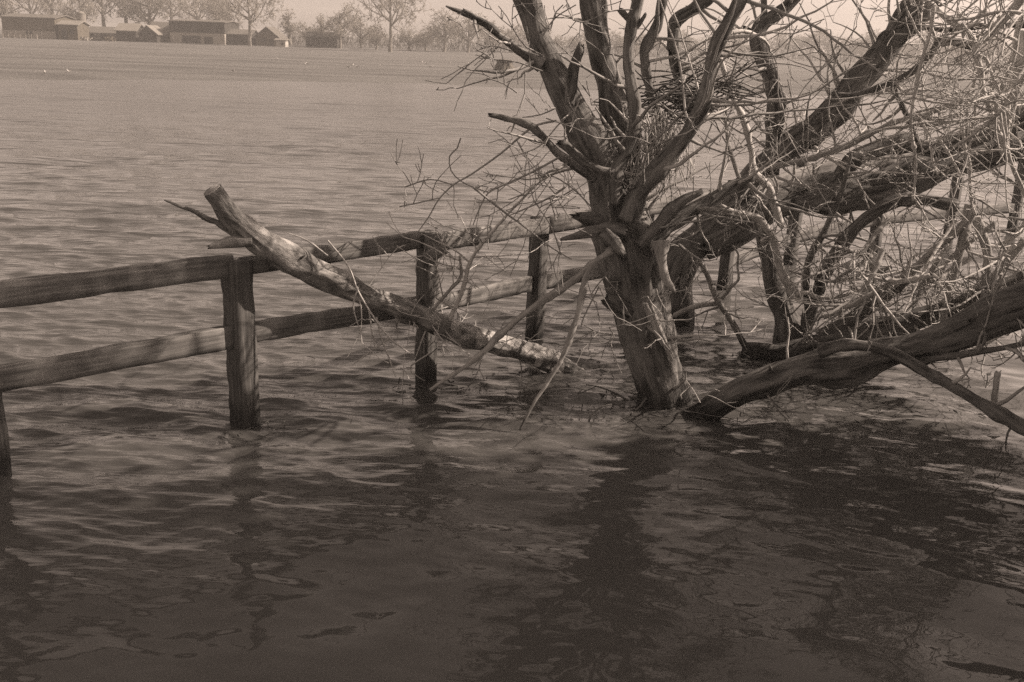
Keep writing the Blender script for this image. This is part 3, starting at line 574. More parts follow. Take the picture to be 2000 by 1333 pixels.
c3 = limb(tc_, 'branch', [(1530, 446, 6), (1524, 435, 11), (1514, 405, 15), (1504, 378, 15), (1490, 355, 14), (1474, 336, 14), (1467, 300, 12), (1460, 260, 12), (1447, 226, 12), (1432, 193, 11), (1420, 157, 10), (1410, 120, 8), (1395, 80, 5)], YC - 0.35, YC - 0.3, 'twig_pale')
c4 = limb(tc_, 'limb', [(1568, 680, 16), (1572, 640, 13), (1575, 590, 13), (1576, 540, 13), (1583, 500, 13), (1606, 462, 13), (1622, 425, 12), (1640, 385, 11), (1652, 350, 9), (1662, 300, 6)], YC, YC - 0.1, 'bark_dark')
c5 = limb(tc_, 'limb', [(1572, 660, 20), (1585, 605, 20), (1594, 575, 21), (1612, 535, 22), (1634, 496, 23), (1658, 460, 23), (1690, 428, 24), (1730, 404, 25), (1770, 392, 26), (1820, 395, 24), (1870, 402, 22)], YC, YC - 0.3, 'bark_dark', rough=0.22)
limb(tc_, 'branch', [(1606, 462, 6), (1650, 460, 6), (1690, 470, 5), (1720, 488, 5), (1760, 520, 4)], YC - 0.1, YC - 0.2, 'twig')
limb(tc_, 'branch', [(1555, 575, 9), (1575, 572, 8), (1600, 582, 7), (1640, 580, 6), (1700, 560, 5)], YC - 0.15, YC - 0.3, 'twig_pale')
# slim broken stem to the left
c6 = limb(tc_, 'branch', [(1462, 690, 15), (1448, 662, 14), (1430, 630, 13), (1410, 600, 13), (1395, 570, 12), (1380, 535, 10), (1362, 508, 8), (1340, 490, 6), (1326, 478, 5)], YC + 0.1, YC - 0.3, 'twig')
limb(tc_, 'branch', [(1405, 590, 7), (1428, 562, 5), (1442, 545, 5), (1440, 520, 4), (1442, 498, 4), (1430, 480, 3)], YC - 0.05, YC - 0.1, 'twig')
limb(tc_, 'branch', [(1402, 592, 10), (1370, 596, 11), (1340, 606, 10), (1315, 618, 8)], YC - 0.05, YC, 'twig')
mb = MB()
for pth, n_, L_ in ((c3, 14, (0.2, 0.7)), (c4, 8, (0.2, 0.6)), (c5, 9, (0.2, 0.6)), (c6, 11, (0.15, 0.5))): spawn(mb, pth, n_, L_, 2, 0.0075, spur=0.12, kids=(1, 3), bias=(0, -.5, 0), bw_=0.6)
for pth in LIMBS[tc_.name][:3]: spawn(mb, pth, 8, (0.1, 0.4), 1, 0.005, t=(0.3, 0.9))
mb.build('twigs', M['twig'], tc_, kind='stuff')

# ------------------------------------------------------------------ the fallen tree on the right, its trunk coming in from the bank
bd = hit(1385, 806); YD = bd[1]
td = thing('fallen_tree', bd, 'thick fallen tree trunk slanting out of the water at the right edge', 'fallen tree')
f1 = limb(td, 'trunk', [(1290, 880, 44), (1340, 836, 46), (1400, 794, 48), (1460, 762, 50), (1520, 740, 56), (1580, 720, 58), (1640, 712, 58), (1700, 698, 56), (1770, 680, 58), (1850, 653, 64), (1950, 615, 74), (2010, 595, 80), (2100, 560, 88), (2250, 510, 100), (2420, 460, 120)], YD, YD - 0.55, 'bark_dark', rough=0.42, flute=0.34, sides=40)
f2 = limb(td, 'limb', [(1600, 685, 30), (1640, 676, 18), (1690, 677, 18), (1740, 688, 22), (1790, 714, 24), (1840, 744, 22), (1920, 790, 24), (2000, 836, 26), (2090, 880, 24)], YD - 0.25, YD - 1.0, 'bark', rough=0.2)
f3 = limb(td, 'limb', [(1450, 682, 26), (1500, 694, 44), (1560, 690, 48), (1640, 668, 46), (1740, 640, 42), (1800, 618, 36), (1880, 590, 34), (1960, 560, 30), (2050, 520, 30)], YC - 0.15, YC - 0.7, 'bark_dark', rough=0.3, flute=0.2)
f4 = limb(td, 'limb', [(1790, 712, 16), (1830, 700, 14), (1880, 692, 13), (1940, 682, 12), (2010, 670, 12), (2080, 655, 10)], YD - 0.35, YD - 0.6, 'bark_dark')
limb(td, 'branch_stub', [(1940, 800, 14), (1943, 770, 13), (1948, 728, 12)], YD - 0.55, YD - 0.55, 'twig_pale', jag=0.5)
f5 = limb(td, 'limb', [(1600, 660, 30), (1650, 632, 24), (1700, 600, 20), (1740, 575, 17), (1775, 545, 13)], YC - 0.25, YC - 0.4, 'bark_dark', rough=0.28)
# crown of the fallen tree: stems raking down and left
fan = []
for k in range(34):
    xc, yc = rng.uniform(1640, 2010), rng.uniform(440, 640); L = rng.uniform(70, 210); a = math.radians(rng.normal(142, 26)); w0 = rng.uniform(4, 12)
    if yc > 650 - 0.42 * (xc - 1600) * 0.2 and xc > 1850: yc -= 60
    dx, dy = math.cos(a) * L, math.sin(a) * L; bx_, by_ = rng.normal() * 14, rng.uniform(-6, 26)
    yy = YC - 0.35 + rng.uniform(-0.7, 0.6)
    fan.append(limb(td, 'branch', [(xc - dx * .5, yc - dy * .5, w0), (xc - dx * .22 + bx_ * .8, yc - dy * .22 + by_ * .8, w0 * .85), (xc + dx * .1 + bx_, yc + dy * .1 + by_, w0 * .65), (xc + dx * .5, yc + dy * .5, w0 * .4)], yy, yy + rng.normal() * .3, 'twig_pale' if k % 3 == 0 else 'twig', wob=0.02))
for pts in ([(1895, 400, 20), (1888, 450, 18), (1872, 510, 16), (1855, 570, 15), (1842, 630, 13), (1838, 660, 11)], [(1905, 425, 16), (1922, 465, 18), (1928, 520, 16), (1924, 570, 12)], [(1900, 410, 24), (1880, 440, 14), (1840, 475, 13), (1790, 520, 12), (1740, 555, 12), (1680, 590, 11), (1610, 620, 9)],
            [(2000, 470, 16), (1960, 520, 15), (1910, 560, 14), (1860, 590, 10)], [(1880, 250, 6), (1882, 281, 6), (1889, 310, 6.5), (1897, 342, 7), (1900, 392, 6), (1905, 420, 5)], [(1819, 290, 5), (1826, 320, 5), (1832, 342, 4)], [(1837, 275, 5), (1861, 322, 5), (1880, 349, 4)]):
    yy = YC - 0.6 + rng.uniform(-.2, .2); fan.append(limb(td, 'branch', pts, yy, yy - 0.1, 'twig_pale' if pts[0][2] < 7 else 'twig', wob=0.012))
okz = lambda p: p[2] > 0.02 and p[1] > 4.0
for k in range(7):                                    # broken side stubs along the fallen trunk
    i_ = int((0.25 + 0.09 * k) * (len(f1[0]) - 1)); q = f1[0][i_]; d = unit(np.array([rng.normal() * .4, -0.5 + rng.normal() * .3, 0.7])); rr = rng.uniform(.012, .03); L = f1[1][i_] + rng.uniform(.04, .16)
    wp, wr2 = smooth_path([q, q + d * f1[1][i_] * .9, q + d * L + rvec() * .02], [rr * 2.2, rr * 1.2, rr * .7], .015); mb = MB(); mb.tube(wp, wr2, 9, .3, k, freq=22, jag=1.2); mb.build('branch_stub', M['bark_dark'], td)
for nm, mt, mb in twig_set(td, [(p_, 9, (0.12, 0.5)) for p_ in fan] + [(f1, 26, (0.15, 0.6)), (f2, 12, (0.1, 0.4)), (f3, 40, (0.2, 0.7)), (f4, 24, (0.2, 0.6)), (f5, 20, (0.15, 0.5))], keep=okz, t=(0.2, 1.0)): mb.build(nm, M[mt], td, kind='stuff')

# ------------------------------------------------------------------ ivy-clad tree on the bank: overhanging branches in the upper right, unseen leaf crown added to shade the near water
be = np.array([6.5, 5.05, 0.75]); te = thing('bank_tree', be, 'overhanging bank tree with pale drooping branches at the upper right edge', 'tree')
def wlimb(tree, name, P, R, mat='bark', rough=0.2, sides=20):
    P, R = smooth_path(P, R, 0.08); mb = MB(); mb.tube(P, R, sides, rough, int(rng.integers(500)), jag=0.3, flute=0.12); mb.build(name, M[mat], tree); return P, R
e0 = wlimb(te, 'trunk', [be + [0, 0, -0.5], be + [0, 0, 0.4], be + [-0.1, 0, 1.8], be + [-0.2, 0.0, 3.6], be + [-0.1, 0.2, 6.2], be + [0, 0.3, 9.0]], [0.36, 0.28, 0.24, 0.20, 0.14, 0.05])
mb = MB(); lv = MB(); eb = []
for k in range(12):
    h_ = rng.uniform(4.2, 8.2); a = rng.uniform(0, 6.28); i = int(h_ / 9.5 * (len(e0[0]) - 1)); d = np.array([math.cos(a), math.sin(a), 0.35]); L = rng.uniform(1.2, 2.2)
    p0 = e0[0][i]; pp = [p0, p0 + d * L * 0.4 + rvec() * 0.1, p0 + d * L * 0.8 + rvec() * 0.2 + [0, 0, .1], p0 + d * L * 1.1 + [0, 0, .3]]
    eb.append(wlimb(te, 'limb', pp, [0.08, 0.06, 0.045, 0.02], sides=10))
for pth in eb: spawn(mb, pth, 6, (0.6, 1.4), 2, 0.014, kids=(2, 4), seg=0.15, minr=0.005)
mp_ = MB()
for pts, Ya, Yb in (([(1760, -40, 18), (1805, 0, 13), (1822, 12, 12), (1865, 45, 12), (1890, 66, 12), (1906, 88, 13), (1908, 112, 11), (1912, 142, 11), (1921, 178, 10), (1931, 203, 10), (1945, 245, 9), (1957, 275, 9), (1972, 312, 8), (1986, 348, 8), (2004, 390, 7)], 8.0, 7.6),
                    ([(1908, 90, 12), (1925, 76, 12), (1942, 58, 13), (1975, 24, 15), (2005, -20, 17), (2060, -110, 20), (2140, -220, 26)], 7.85, 7.2),
                    ([(2003, 60, 22), (1998, 109, 21), (1981, 162, 20), (1971, 207, 20), (1967, 244, 19), (1962, 300, 14)], 8.2, 8.4), ([(2000, 20, 12), (1987, 74, 11), (1981, 109, 11), (1961, 162, 11), (1946, 211, 10), (1935, 250, 8)], 8.0, 8.2),
                    ([(1824, 14, 9), (1820, 60, 7), (1806, 100, 7), (1797, 140, 7), (1786, 178, 7), (1780, 225, 6), (1783, 270, 6), (1787, 306, 6), (1789, 351, 6), (1783, 392, 5)], 7.9, 7.7), ([(1910, 108, 7), (1925, 120, 7), (1940, 150, 6), (1950, 180, 6), (1960, 220, 6), (1966, 262, 5)], 7.75, 7.6),
                    ([(1985, 80, 7), (1950, 65, 6), (1910, 50, 6), (1880, 60, 5), (1840, 70, 4)], 7.7, 7.6), ([(2010, 130, 9), (1975, 190, 8), (1940, 230, 8), (1900, 262, 7), (1860, 290, 5)], 7.5, 7.4), ([(2010, 30, 8), (1960, 20, 6), (1900, 34, 5), (1850, 40, 4)], 7.5, 7.5)):
    pth = limb(te, 'branch', pts, Ya, Yb, 'twig_pale', wob=0.01); spawn(mp_, pth, 13, (0.2, 0.8), 2, 0.0075, kids=(1, 3), spur=0.12, bias=(-.3, 0, 0), bw_=0.6)
mb.build('twigs', M['twig'], te, kind='stuff'); mp_.build('sunlit_tone_twigs', M['twig_pale'], te, kind='stuff')
# ivy leaves in clumps, added out of view and spread to cast the shade
cl = [be + np.array([rng.normal() * 0.9, rng.uniform(-1.0, 2.2), rng.uniform(2.2, 9.6)]) for _ in range(150)]
n = 34000; C = np.array(cl)[rng.integers(0, len(cl), n)] + rng.normal(size=(n, 3)) * [0.30, 0.30, 0.26]
d1_ = rng.normal(size=(n, 3)); d1_ /= np.linalg.norm(d1_, axis=1)[:, None]; d2_ = np.cross(d1_, rng.normal(size=(n, 3))); d2_ /= np.linalg.norm(d2_, axis=1)[:, None]
s_ = rng.uniform(0.05, 0.10, n)[:, None]
V = np.stack([C - d1_ * s_, C + d2_ * s_ * 0.7, C + d1_ * s_ * 1.1, C - d2_ * s_ * 0.7], 1).reshape(-1, 3); lv.add(V, np.arange(n * 4).reshape(-1, 4))
M['shade_leaf'] = plain('shading_leaf', 0.06, 0.2, 0.3, 3)
lv.build('shade_foliage', M['shade_leaf'], te, smooth=False, kind='stuff')

def shade_bush(x, y, h, lab):  # unseen bushes, added to keep sun off the near water
    p = np.array([x, y, 0.6]); t = thing('shade_bush', p, lab, 'bush', 'unseen shade bushes added on the bank'); st = MB(); fo = MB()
    for _ in range(9): grow(st, p - [0, 0, .2], np.array([rng.normal() * .35, rng.normal() * .35, 1]), h * rng.uniform(.7, 1), .03, 2, jit=.15, up=.1, kids=(2, 4), seg=.2, minr=.005)
    st.build('stems', M['bark_dark'], t)
    cl_ = [p + np.array([rng.normal() * .5, rng.normal() * .5, rng.uniform(.2, h)]) for _ in range(26)]; n_ = 5500
    C_ = np.array(cl_)[rng.integers(0, len(cl_), n_)] + rng.normal(size=(n_, 3)) * .2; a_ = rng.normal(size=(n_, 3)); a_ /= np.linalg.norm(a_, axis=1)[:, None]; b_ = np.cross(a_, rng.normal(size=(n_, 3))); b_ /= np.linalg.norm(b_, axis=1)[:, None]; k_ = rng.uniform(.04, .08, n_)[:, None]
    fo.add(np.stack([C_ - a_ * k_, C_ + b_ * k_ * .7, C_ + a_ * k_ * 1.1, C_ - b_ * k_ * .7], 1).reshape(-1, 3), np.arange(n_ * 4).reshape(-1, 4)); fo.build('shade_foliage', M['shade_leaf'], t, smooth=False, kind='stuff')
for x_, y_, h_, lab in ((4.7, 3.2, 2.6, 'unseen bush added for shade on the bank nearest the camera, beyond the right edge'), (5.0, 4.6, 2.8, 'unseen middle bush added for shade on the bank beyond the right edge'), (5.6, 5.9, 2.6, 'unseen bush added for shade beside the fallen tree, beyond the right edge')): shade_bush(x_, y_, h_, lab)

# ------------------------------------------------------------------ flood debris: dead twigs lodged in the forks
nest = at(1345, 195, YA + 0.25)
mb = MB()
for k in range(150):
    u_ = rng.normal() * 52; c = at(1345 + u_, 190 - 0.12 * u_ + rng.normal() * (12 + 8 * (k % 3)), YA + 0.30 + rng.normal() * 0.18); d = unit(np.array([1.0, rng.normal() * 0.8, 0.2 + rng.normal() * 0.5])); L = rng.uniform(0.08, 0.5)
    q = [c - d * L / 2, c + rvec() * 0.02, c + d * L / 2 + rvec() * 0.03]; mb.tube(*smooth_path(q, [0.005, 0.006, 0.0035], 0.06), 4, cap=False)
o = mb.build('debris_tangle', M['bark_dark'], None); tag(o, 'matted heap of dead twigs lodged in the fork of the many-stemmed tree', 'debris')
mb = MB()
for k in range(130):
    x = 1282 + rng.normal() * 22; y = 232 + rng.uniform(-20, 40); q = at(x, y, YA + 0.05 + rng.normal() * 0.07); L = rng.uniform(0.2, 0.5); sx = rng.normal() * 0.10
    mb.tube(*smooth_path([q, q + [sx * .5, -0.02, -L * .35], q + [sx, -0.03, -L * .7], q + [sx * 1.2 + rng.normal() * .03, -0.03, -L]], [0.004, 0.004, 0.004, 0.003], 0.06), 3, cap=False)
o = mb.build('hanging_debris', M['twig_pale'], None); tag(o, 'limp strands of dead reed hanging against the middle tree trunk', 'debris')
for j, (pts, yy, lab) in enumerate((([(1150, 822), (1160, 806), (1175, 795), (1195, 790)], None, 'small curved pale twig sticking out of the water left of the middle trunk'),
                                     ([(1312, 880), (1325, 868), (1345, 862), (1362, 860)], None, 'thin bent twig poking from dark water below the middle trunk'),
                                     ([(1782, 965), (1775, 930), (1760, 905), (1745, 888)], None, 'slender bare shoot standing in the water at lower right'))):
    b_ = hit(*pts[0]); P_ = [at(x, y, b_[1]) for x, y in pts]; P_ = [P_[0] - [0, 0, .15]] + P_; mb = MB(); k_ = 0.5 if j == 2 else 0.9; mb.tube(*smooth_path(P_, [0.009 * k_, 0.009 * k_, 0.008 * k_, 0.007 * k_, 0.004 * k_], 0.03), 7, 0.1, 5)
    tag(mb.build('stray_twig', M['twig' if j == 2 else 'twig_pale'], None), lab, 'twig')

mb = MB()                                             # bits of twig and leaf drifting against the wood
for (cx_, cy_, sx_, sy_, n_) in ((1270, 790, 70, 16, 70), (1430, 800, 90, 22, 60), (1200, 720, 80, 30, 60), (1500, 700, 60, 12, 40), (840, 752, 50, 14, 36), (490, 838, 50, 12, 22), (1700, 800, 140, 50, 70), (1000, 760, 90, 40, 50)):
    for _ in range(n_):
        q = hit(cx_ + rng.normal() * sx_, cy_ + rng.normal() * sy_); q[2] = 0.006; a = rng.uniform(0, 6.28); L = rng.uniform(0.015, 0.11); d = np.array([math.cos(a), math.sin(a), rng.normal() * 0.05])
        mb.tube([q - d * L / 2, q + [0, 0, .003], q + d * L / 2], [0.003, 0.0045, 0.003], 4)
tag(mb.build('floating_litter', M['twig'], None, kind='stuff'), 'bits of twig and leaf floating round the trunks and posts')

# ------------------------------------------------------------------ the farm on the far field
def gz(X, Y): return float(land_z(np.array([X], float), np.array([Y], float))[0])
def far_at(x, Y):                                   # ground point under print column x at distance Y
    z = 0.6
    for _ in range(3):
        # find y so that the ray meets z at distance Y
        d0_ = ray(x, 60.0); X_ = d0_[0] / d0_[1] * Y; z = gz(X_, Y)
    return np.array([X_, Y, z])
def S(Y): return Y / FPX / math.cos(PITCH) * 1.0     # metres per print pixel (about)
M['f_dark'] = plain('tarred_boards', 0.035, 0.1, 0.3, 1.5, stretch=(6, 6, 0.4)); M['f_wall'] = plain('pale_blockwork', 0.26, 0.1, 0.2, 1.5)
M['f_roof'] = plain('roof_sheeting', 0.10, 0.1, 0.25, 1.2, stretch=(6, 6, 1)); M['f_roof_pale'] = plain('pale_sheeting', 0.17, 0.1, 0.15, 1.2); M['f_white'] = plain('white_paint', 0.36, 0.08, 0.1, 1.0)
M['f_brick'] = plain('brown_brick', 0.08, 0.2, 0.25, 1.5); M['f_glass_shade'] = plain('dark_glass_and_shade', 0.03, 0.0, 0.1, 1, rough=0.2)
def quad_prism(V8, mat, name, parent):
    mb = MB(); mb.poly(V8, [[0, 1, 2, 3], [7, 6, 5, 4], [0, 4, 5, 1], [1, 5, 6, 2], [2, 6, 7, 3], [3, 7, 4, 0]]); return mb.build(name, M[mat], parent, smooth=False)
def barn(name, x0, x1, ytop, ybase, Y, label, cat='barn', depth=6.0, wall='f_wall', upper=None, roof='f_roof', eave=0.62, gable_front=False, doors=(), windows=(), posts=0, up_frac=0.5):
    """A shed between print columns x0..x1, ridge at print row ytop; walls, roof planes and openings are parts."""
    s = S(Y); p = far_at((x0 + x1) / 2, Y); w = (x1 - x0) * s; h = (ybase - ytop) * s; he = h * eave
    t = thing(name, p, label, cat)
    cx_, cy_, cz = p
    def bx(nm, xa, xb, ya, yb, za, zb, m):
        mb = MB(); mb.box(((xa + xb) / 2 + cx_, (ya + yb) / 2 + cy_, (za + zb) / 2 + cz), xb - xa, yb - ya, zb - za); return mb.build(nm, M[m], t, smooth=False)
    bx('wall', -w / 2, w / 2, 0, depth, -0.3, he * (up_frac if upper else 1), wall)
    if upper: bx('boarding', -w / 2 - .04, w / 2 + .04, -.05, depth + .05, he * up_frac, he, upper)
    ov = 0.25; th = 0.12
    mb = MB()
    if gable_front:
        for sg in (-1, 1):
            a = np.array([0, -ov, h]); e_ = np.array([sg * (w / 2 + ov), -ov, he - ov * (h - he) / (w / 2)])
            dn = np.array([0, depth + 2 * ov, 0]); tv = np.array([0, 0, th])
            V8 = [a, e_, e_ + dn, a + dn, a + tv, e_ + tv, e_ + dn + tv, a + dn + tv]; quad_prism(np.array(V8) + p, roof, 'roof_slope', t)
        mb.poly(np.array([[-w / 2, 0.02, he], [w / 2, 0.02, he], [0, 0.02, h], [-w / 2, depth - .02, he], [w / 2, depth - .02, he], [0, depth - .02, h]]) + p, [[0, 1, 2], [5, 4, 3], [0, 3, 4, 1], [1, 4, 5, 2], [0, 2, 5, 3]]); mb.build('gable', M[wall], t, smooth=False)
    else:
        for sg in (-1, 1):
            yr_ = depth / 2; ye = -ov if sg < 0 else depth + ov
            a = np.array([-w / 2 - ov, yr_, h]); e_ = np.array([-w / 2 - ov, ye, he - ov * (h - he) / (depth / 2)]); dn = np.array([w + 2 * ov, 0, 0]); tv = np.array([0, 0, th])
            V8 = [a, e_, e_ + dn, a + dn, a + tv, e_ + tv, e_ + dn + tv, a + dn + tv]; quad_prism(np.array(V8) + p, roof, 'roof_slope', t)
        for sx_ in (-1, 1):
            xx = sx_ * (w / 2 - .06); mb = MB(); mb.poly(np.array([[xx - .05, 0, he], [xx - .05, depth, he], [xx - .05, depth / 2, h], [xx + .05, 0, he], [xx + .05, depth, he], [xx + .05, depth / 2, h]]) + p, [[0, 2, 1], [3, 4, 5], [0, 1, 4, 3], [1, 2, 5, 4], [2, 0, 3, 5]]); mb.build('gable', M[upper or wall], t, smooth=False)
    for (u0, u1, v0, v1) in doors: bx('door_opening', -w / 2 + u0 * w, -w / 2 + u1 * w, -0.07, 0.1, v0 * he - .02, v1 * he, 'f_glass_shade')  # dark slabs; the shade inside the openings is in their colour
    for (u0, u1, v0, v1) in windows: bx('window', -w / 2 + u0 * w, -w / 2 + u1 * w, -0.09, 0.1, v0 * he, v1 * he, 'f_glass_shade')
    for k in range(posts):
        xx = -w / 2 + w * k / max(1, posts - 1); bx('post', xx - .08, xx + .08, -0.2, -0.07, -.3, he * (up_frac if upper else 1), 'f_white')
    return t
YF = 150.0
barn('long_barn', 10, 104, 44, 85, YF, 'long barn at far left, dark upper boarding over a pale wall', depth=7, wall='f_wall', upper='f_brick', eave=0.86, posts=5, up_frac=0.38, doors=((.44, .56, 0, .36),))
barn('lean_to_shed', 116, 150, 54, 86, YF - 1, 'dark lean-to shed just right of the long barn', 'shed', depth=4, wall='f_brick', roof='f_roof_pale', eave=0.8, doors=((.15, .45, 0, .7),), windows=((.6, .8, .4, .7),))
barn('low_shed', 170, 226, 58, 80, YF + 6, 'low shed with a plain grey roof right of the pale silo', 'shed', depth=5, wall='f_wall', eave=0.55, doors=((.1, .3, 0, .8), (.45, .65, 0, .8)))
barn('open_shed', 228, 263, 55, 85, YF + 2, 'small dark shed with a pale roof in the middle of the farmyard', 'shed', depth=4, wall='f_dark', roof='f_roof_pale', eave=0.62)
barn('stable', 292, 336, 50, 84, YF + 5, 'brown stable with a grey pitched roof left of the big dark barn', 'stable', depth=5, wall='f_brick', eave=0.5, doors=((.3, .5, 0, .8),))
barn('gable_shed', 272, 304, 57, 85, YF + 0.5, 'small gable-fronted dark shed before the stable', 'shed', depth=4, wall='f_dark', eave=0.55, gable_front=True, roof='f_roof_pale')
barn('dark_barn', 336, 434, 43, 83, YF + 3, 'big barn with black boarding above open bays', depth=8, wall='f_wall', upper='f_dark', eave=0.93, up_frac=0.5, doors=((.22, .56, 0, .36), (.62, .78, 0, .33)), posts=0)
barn('low_cart_shed', 432, 486, 56, 82, YF + 4, 'low dark cart shed between the big barn and the spreading tree', 'shed', depth=5, wall='f_dark', eave=0.7, doors=((.3, .7, 0, .7),))
barn('cottage', 500, 541, 50, 82, YF + 5, 'small gabled cottage right of the spreading tree', 'cottage', depth=5, wall='f_brick', eave=0.5, gable_front=True, windows=((.25, .48, .45, .85),), doors=((.62, .8, 0, .75),))
barn('white_hut', 539, 556, 69, 82, YF + 1, 'tiny white hut beside the cottage', 'hut', depth=2, wall='f_white', roof='f_roof_pale', eave=0.85, windows=((.55, .8, .3, .7),))
barn('hedge_side_shed', 600, 655, 57, 83, YF + 6, 'dark shed half hidden by the round tree', 'shed', depth=5, wall='f_dark', roof='f_dark', eave=0.7)
# silo
p = far_at(161, YF + 3); s = S(YF + 3); t = thing('silo', p, 'pale upright silo tank behind the lean-to shed', 'silo')
mb = MB(); mb.tube([p, p + [0, 0, 44 * s]], [8 * s, 8 * s], 20, cap=False); mb.build('tank', M['f_roof_pale'], t)
mb = MB(); mb.tube([p + [0, 0, 44 * s], p + [0, 0, 47 * s], p + [0, 0, 49.5 * s]], [8.2 * s, 5.5 * s, 0.5 * s], 20); mb.build('dome', M['f_roof_pale'], t)
for q in (18, 30): 
    mb = MB(); mb.tube([p + [0, 0, q * s], p + [0, 0, (q + .8) * s]], [8.25 * s, 8.25 * s], 20); mb.build('hoop', M['f_roof'], t)
# yard clutter
for j, (x, w, h_, lab) in enumerate(((166, 14, 9, 'heap of pale rubble beside the lean-to shed'), (188, 16, 11, 'heap of dark scrap in front of the low shed'), (212, 18, 10, 'heap of brown rubble left of the small dark shed'))):
    p = far_at(x, YF - 1); s = S(YF); mb = MB()
    for k in range(26):
        mb.box(p + np.array([rng.normal() * w * s * 0.28, rng.normal() * .5, abs(rng.normal()) * h_ * s * 0.33]), rng.uniform(.15, .6), rng.uniform(.15, .5), rng.uniform(.1, .4), rng.uniform(0, 3))
    tag(mb.build('rubble_heap', M[('f_wall', 'f_dark', 'f_brick')[j]], None, smooth=False), lab, 'rubble')
p = far_at(38, YF - 4); s = S(YF); t = thing('yard_fence', p, 'pale low rail fence before the long barn', 'fence')
for k in range(7): mb = MB(); mb.box(p + np.array([(k - 3) * 10 * s, 0, .25]), .09, .09, .7); mb.build('post', M['f_wall'], t, smooth=False)
for z_ in (.28, .52): mb = MB(); mb.box(p + np.array([0, -.07, z_]), 60 * s, .04, .08); mb.build('rail', M['f_wall'], t, smooth=False)

# ------------------------------------------------------------------ far trees and hedges
def make_tree_mesh(seed, h, spread, trunk_h, fine, lvl=4, style='round'):
    global rng
    keep_rng = rng; rng = np.random.default_rng(seed)
    tr = MB(); cr = MB()
    P, R = smooth_path([np.array([0, 0, -.3]), np.array([0, 0, trunk_h * .5]), np.array([.1, 0, trunk_h]), np.array([.05, .1, trunk_h + (h - trunk_h) * .6])], [h * .032, h * .026, h * .022, h * .006], .4)
    tr.tube(P, R, 9, 0.1, seed)
    n0 = 10
    for k in range(n0):
        t_ = rng.uniform(0.0, 1.0); z = trunk_h + (h - trunk_h) * 0.5 * t_; a = k * 2.4 + rng.uniform(-.4, .4)
        el = rng.uniform(0.25, 0.9) if style == 'round' else rng.uniform(0.9, 1.3)
        d = np.array([math.cos(a) * math.cos(el), math.sin(a) * math.cos(el), math.sin(el)])
        L = spread * rng.uniform(0.75, 1.1) * (1 - .35 * t_)
        grow(tr, [0.1 * t_, 0, z], d, L, h * .011, 1, jit=0.18, up=0.08, kids=(2, 3), seg=L / 6, minr=h * .002)
        for q in range(fine):
            f = rng.uniform(0.3, 1.15); pp = np.array([0, 0, z]) + d * L * f + rng.normal(size=3) * spread * 0.16
            grow(cr, pp, unit(d * .6 + rvec()), L * rng.uniform(.18, .4), h * .003, 2, jit=0.3, up=0.08, kids=(3, 4), seg=L * .08, minr=h * .0021)
    rng = keep_rng
    zs = np.concatenate([v[:, 2] for v in cr.V + tr.V]); k = h / np.percentile(zs, 99.7)
    for m_ in (tr, cr): m_.V = [v * k for v in m_.V]
    return tr.mesh('trunk'), cr.mesh('crown')
PROTO = [make_tree_mesh(101, 10, 3.6, 2.6, 18), make_tree_mesh(202, 10, 4.6, 2.4, 16), make_tree_mesh(303, 10, 3.2, 0.9, 26), make_tree_mesh(404, 10, 2.0, 1.5, 18, style='tall')]
for a, b in PROTO: a.materials.append(M['farbark']); b.materials.append(M['fartwig'])
def far_tree(name, x, top, base, Y, proto, label, sx=1.0, group=None, cat='tree'):
    p = far_at(x, Y); s = S(Y); h = max(1.0, (base - top) * s); k = h / 10.0 / 1.02
    r = bpy.data.objects.new(name, None); r.location = p - np.array([0, 0, .1]); r.scale = (k * sx, k * sx, k); r.rotation_euler = (0, 0, rnd.uniform(0, 6.28)); COL.objects.link(r); tag(r, label, cat, group)
    for nm, me_ in zip(('trunk', 'crown'), PROTO[proto]):
        o = bpy.data.objects.new(nm, me_); link(o, r)
    return r
GT = 'bare trees behind the farm'
for a in ((14, -20, 80, 170, 3, 'bare bushy tree rising behind the left end of the long barn', 1.3), (62, -35, 82, 178, 1, 'wide bare tree behind the middle of the long barn', 1.0), (108, -22, 82, 172, 0, 'bare tree above the right end of the long barn', 1.0), (160, -4, 82, 166, 2, 'dense bare tree crowning the pale silo', 1.0), (205, -40, 82, 176, 0, 'tall bare tree behind the low shed', 1.0), (248, -45, 82, 180, 0, 'tall bare tree behind the small pale-roofed shed', 1.0), (292, -32, 82, 176, 2, 'bare tree above the stable roof', 1.1), (338, -40, 82, 182, 0, 'tall bare tree above the left end of the big dark barn', 1.0), (385, -28, 82, 175, 1, 'wide bare tree behind the middle of the big dark barn', .9), (432, -20, 82, 180, 2, 'bushy bare tree behind the right end of the big dark barn', 1.0)):
    far_tree('bare_tree', *a[:6], sx=a[6], group=GT)
far_tree('spreading_tree', 487, -48, 81, YF - 2, 1, 'large spreading bare tree standing between cart shed and cottage', 1.0)
far_tree('spreading_tree', 762, -62, 88, YF - 8, 1, 'tall bare tree standing alone right of the round trees', 0.9)
GH = 'trees along the far field edge'
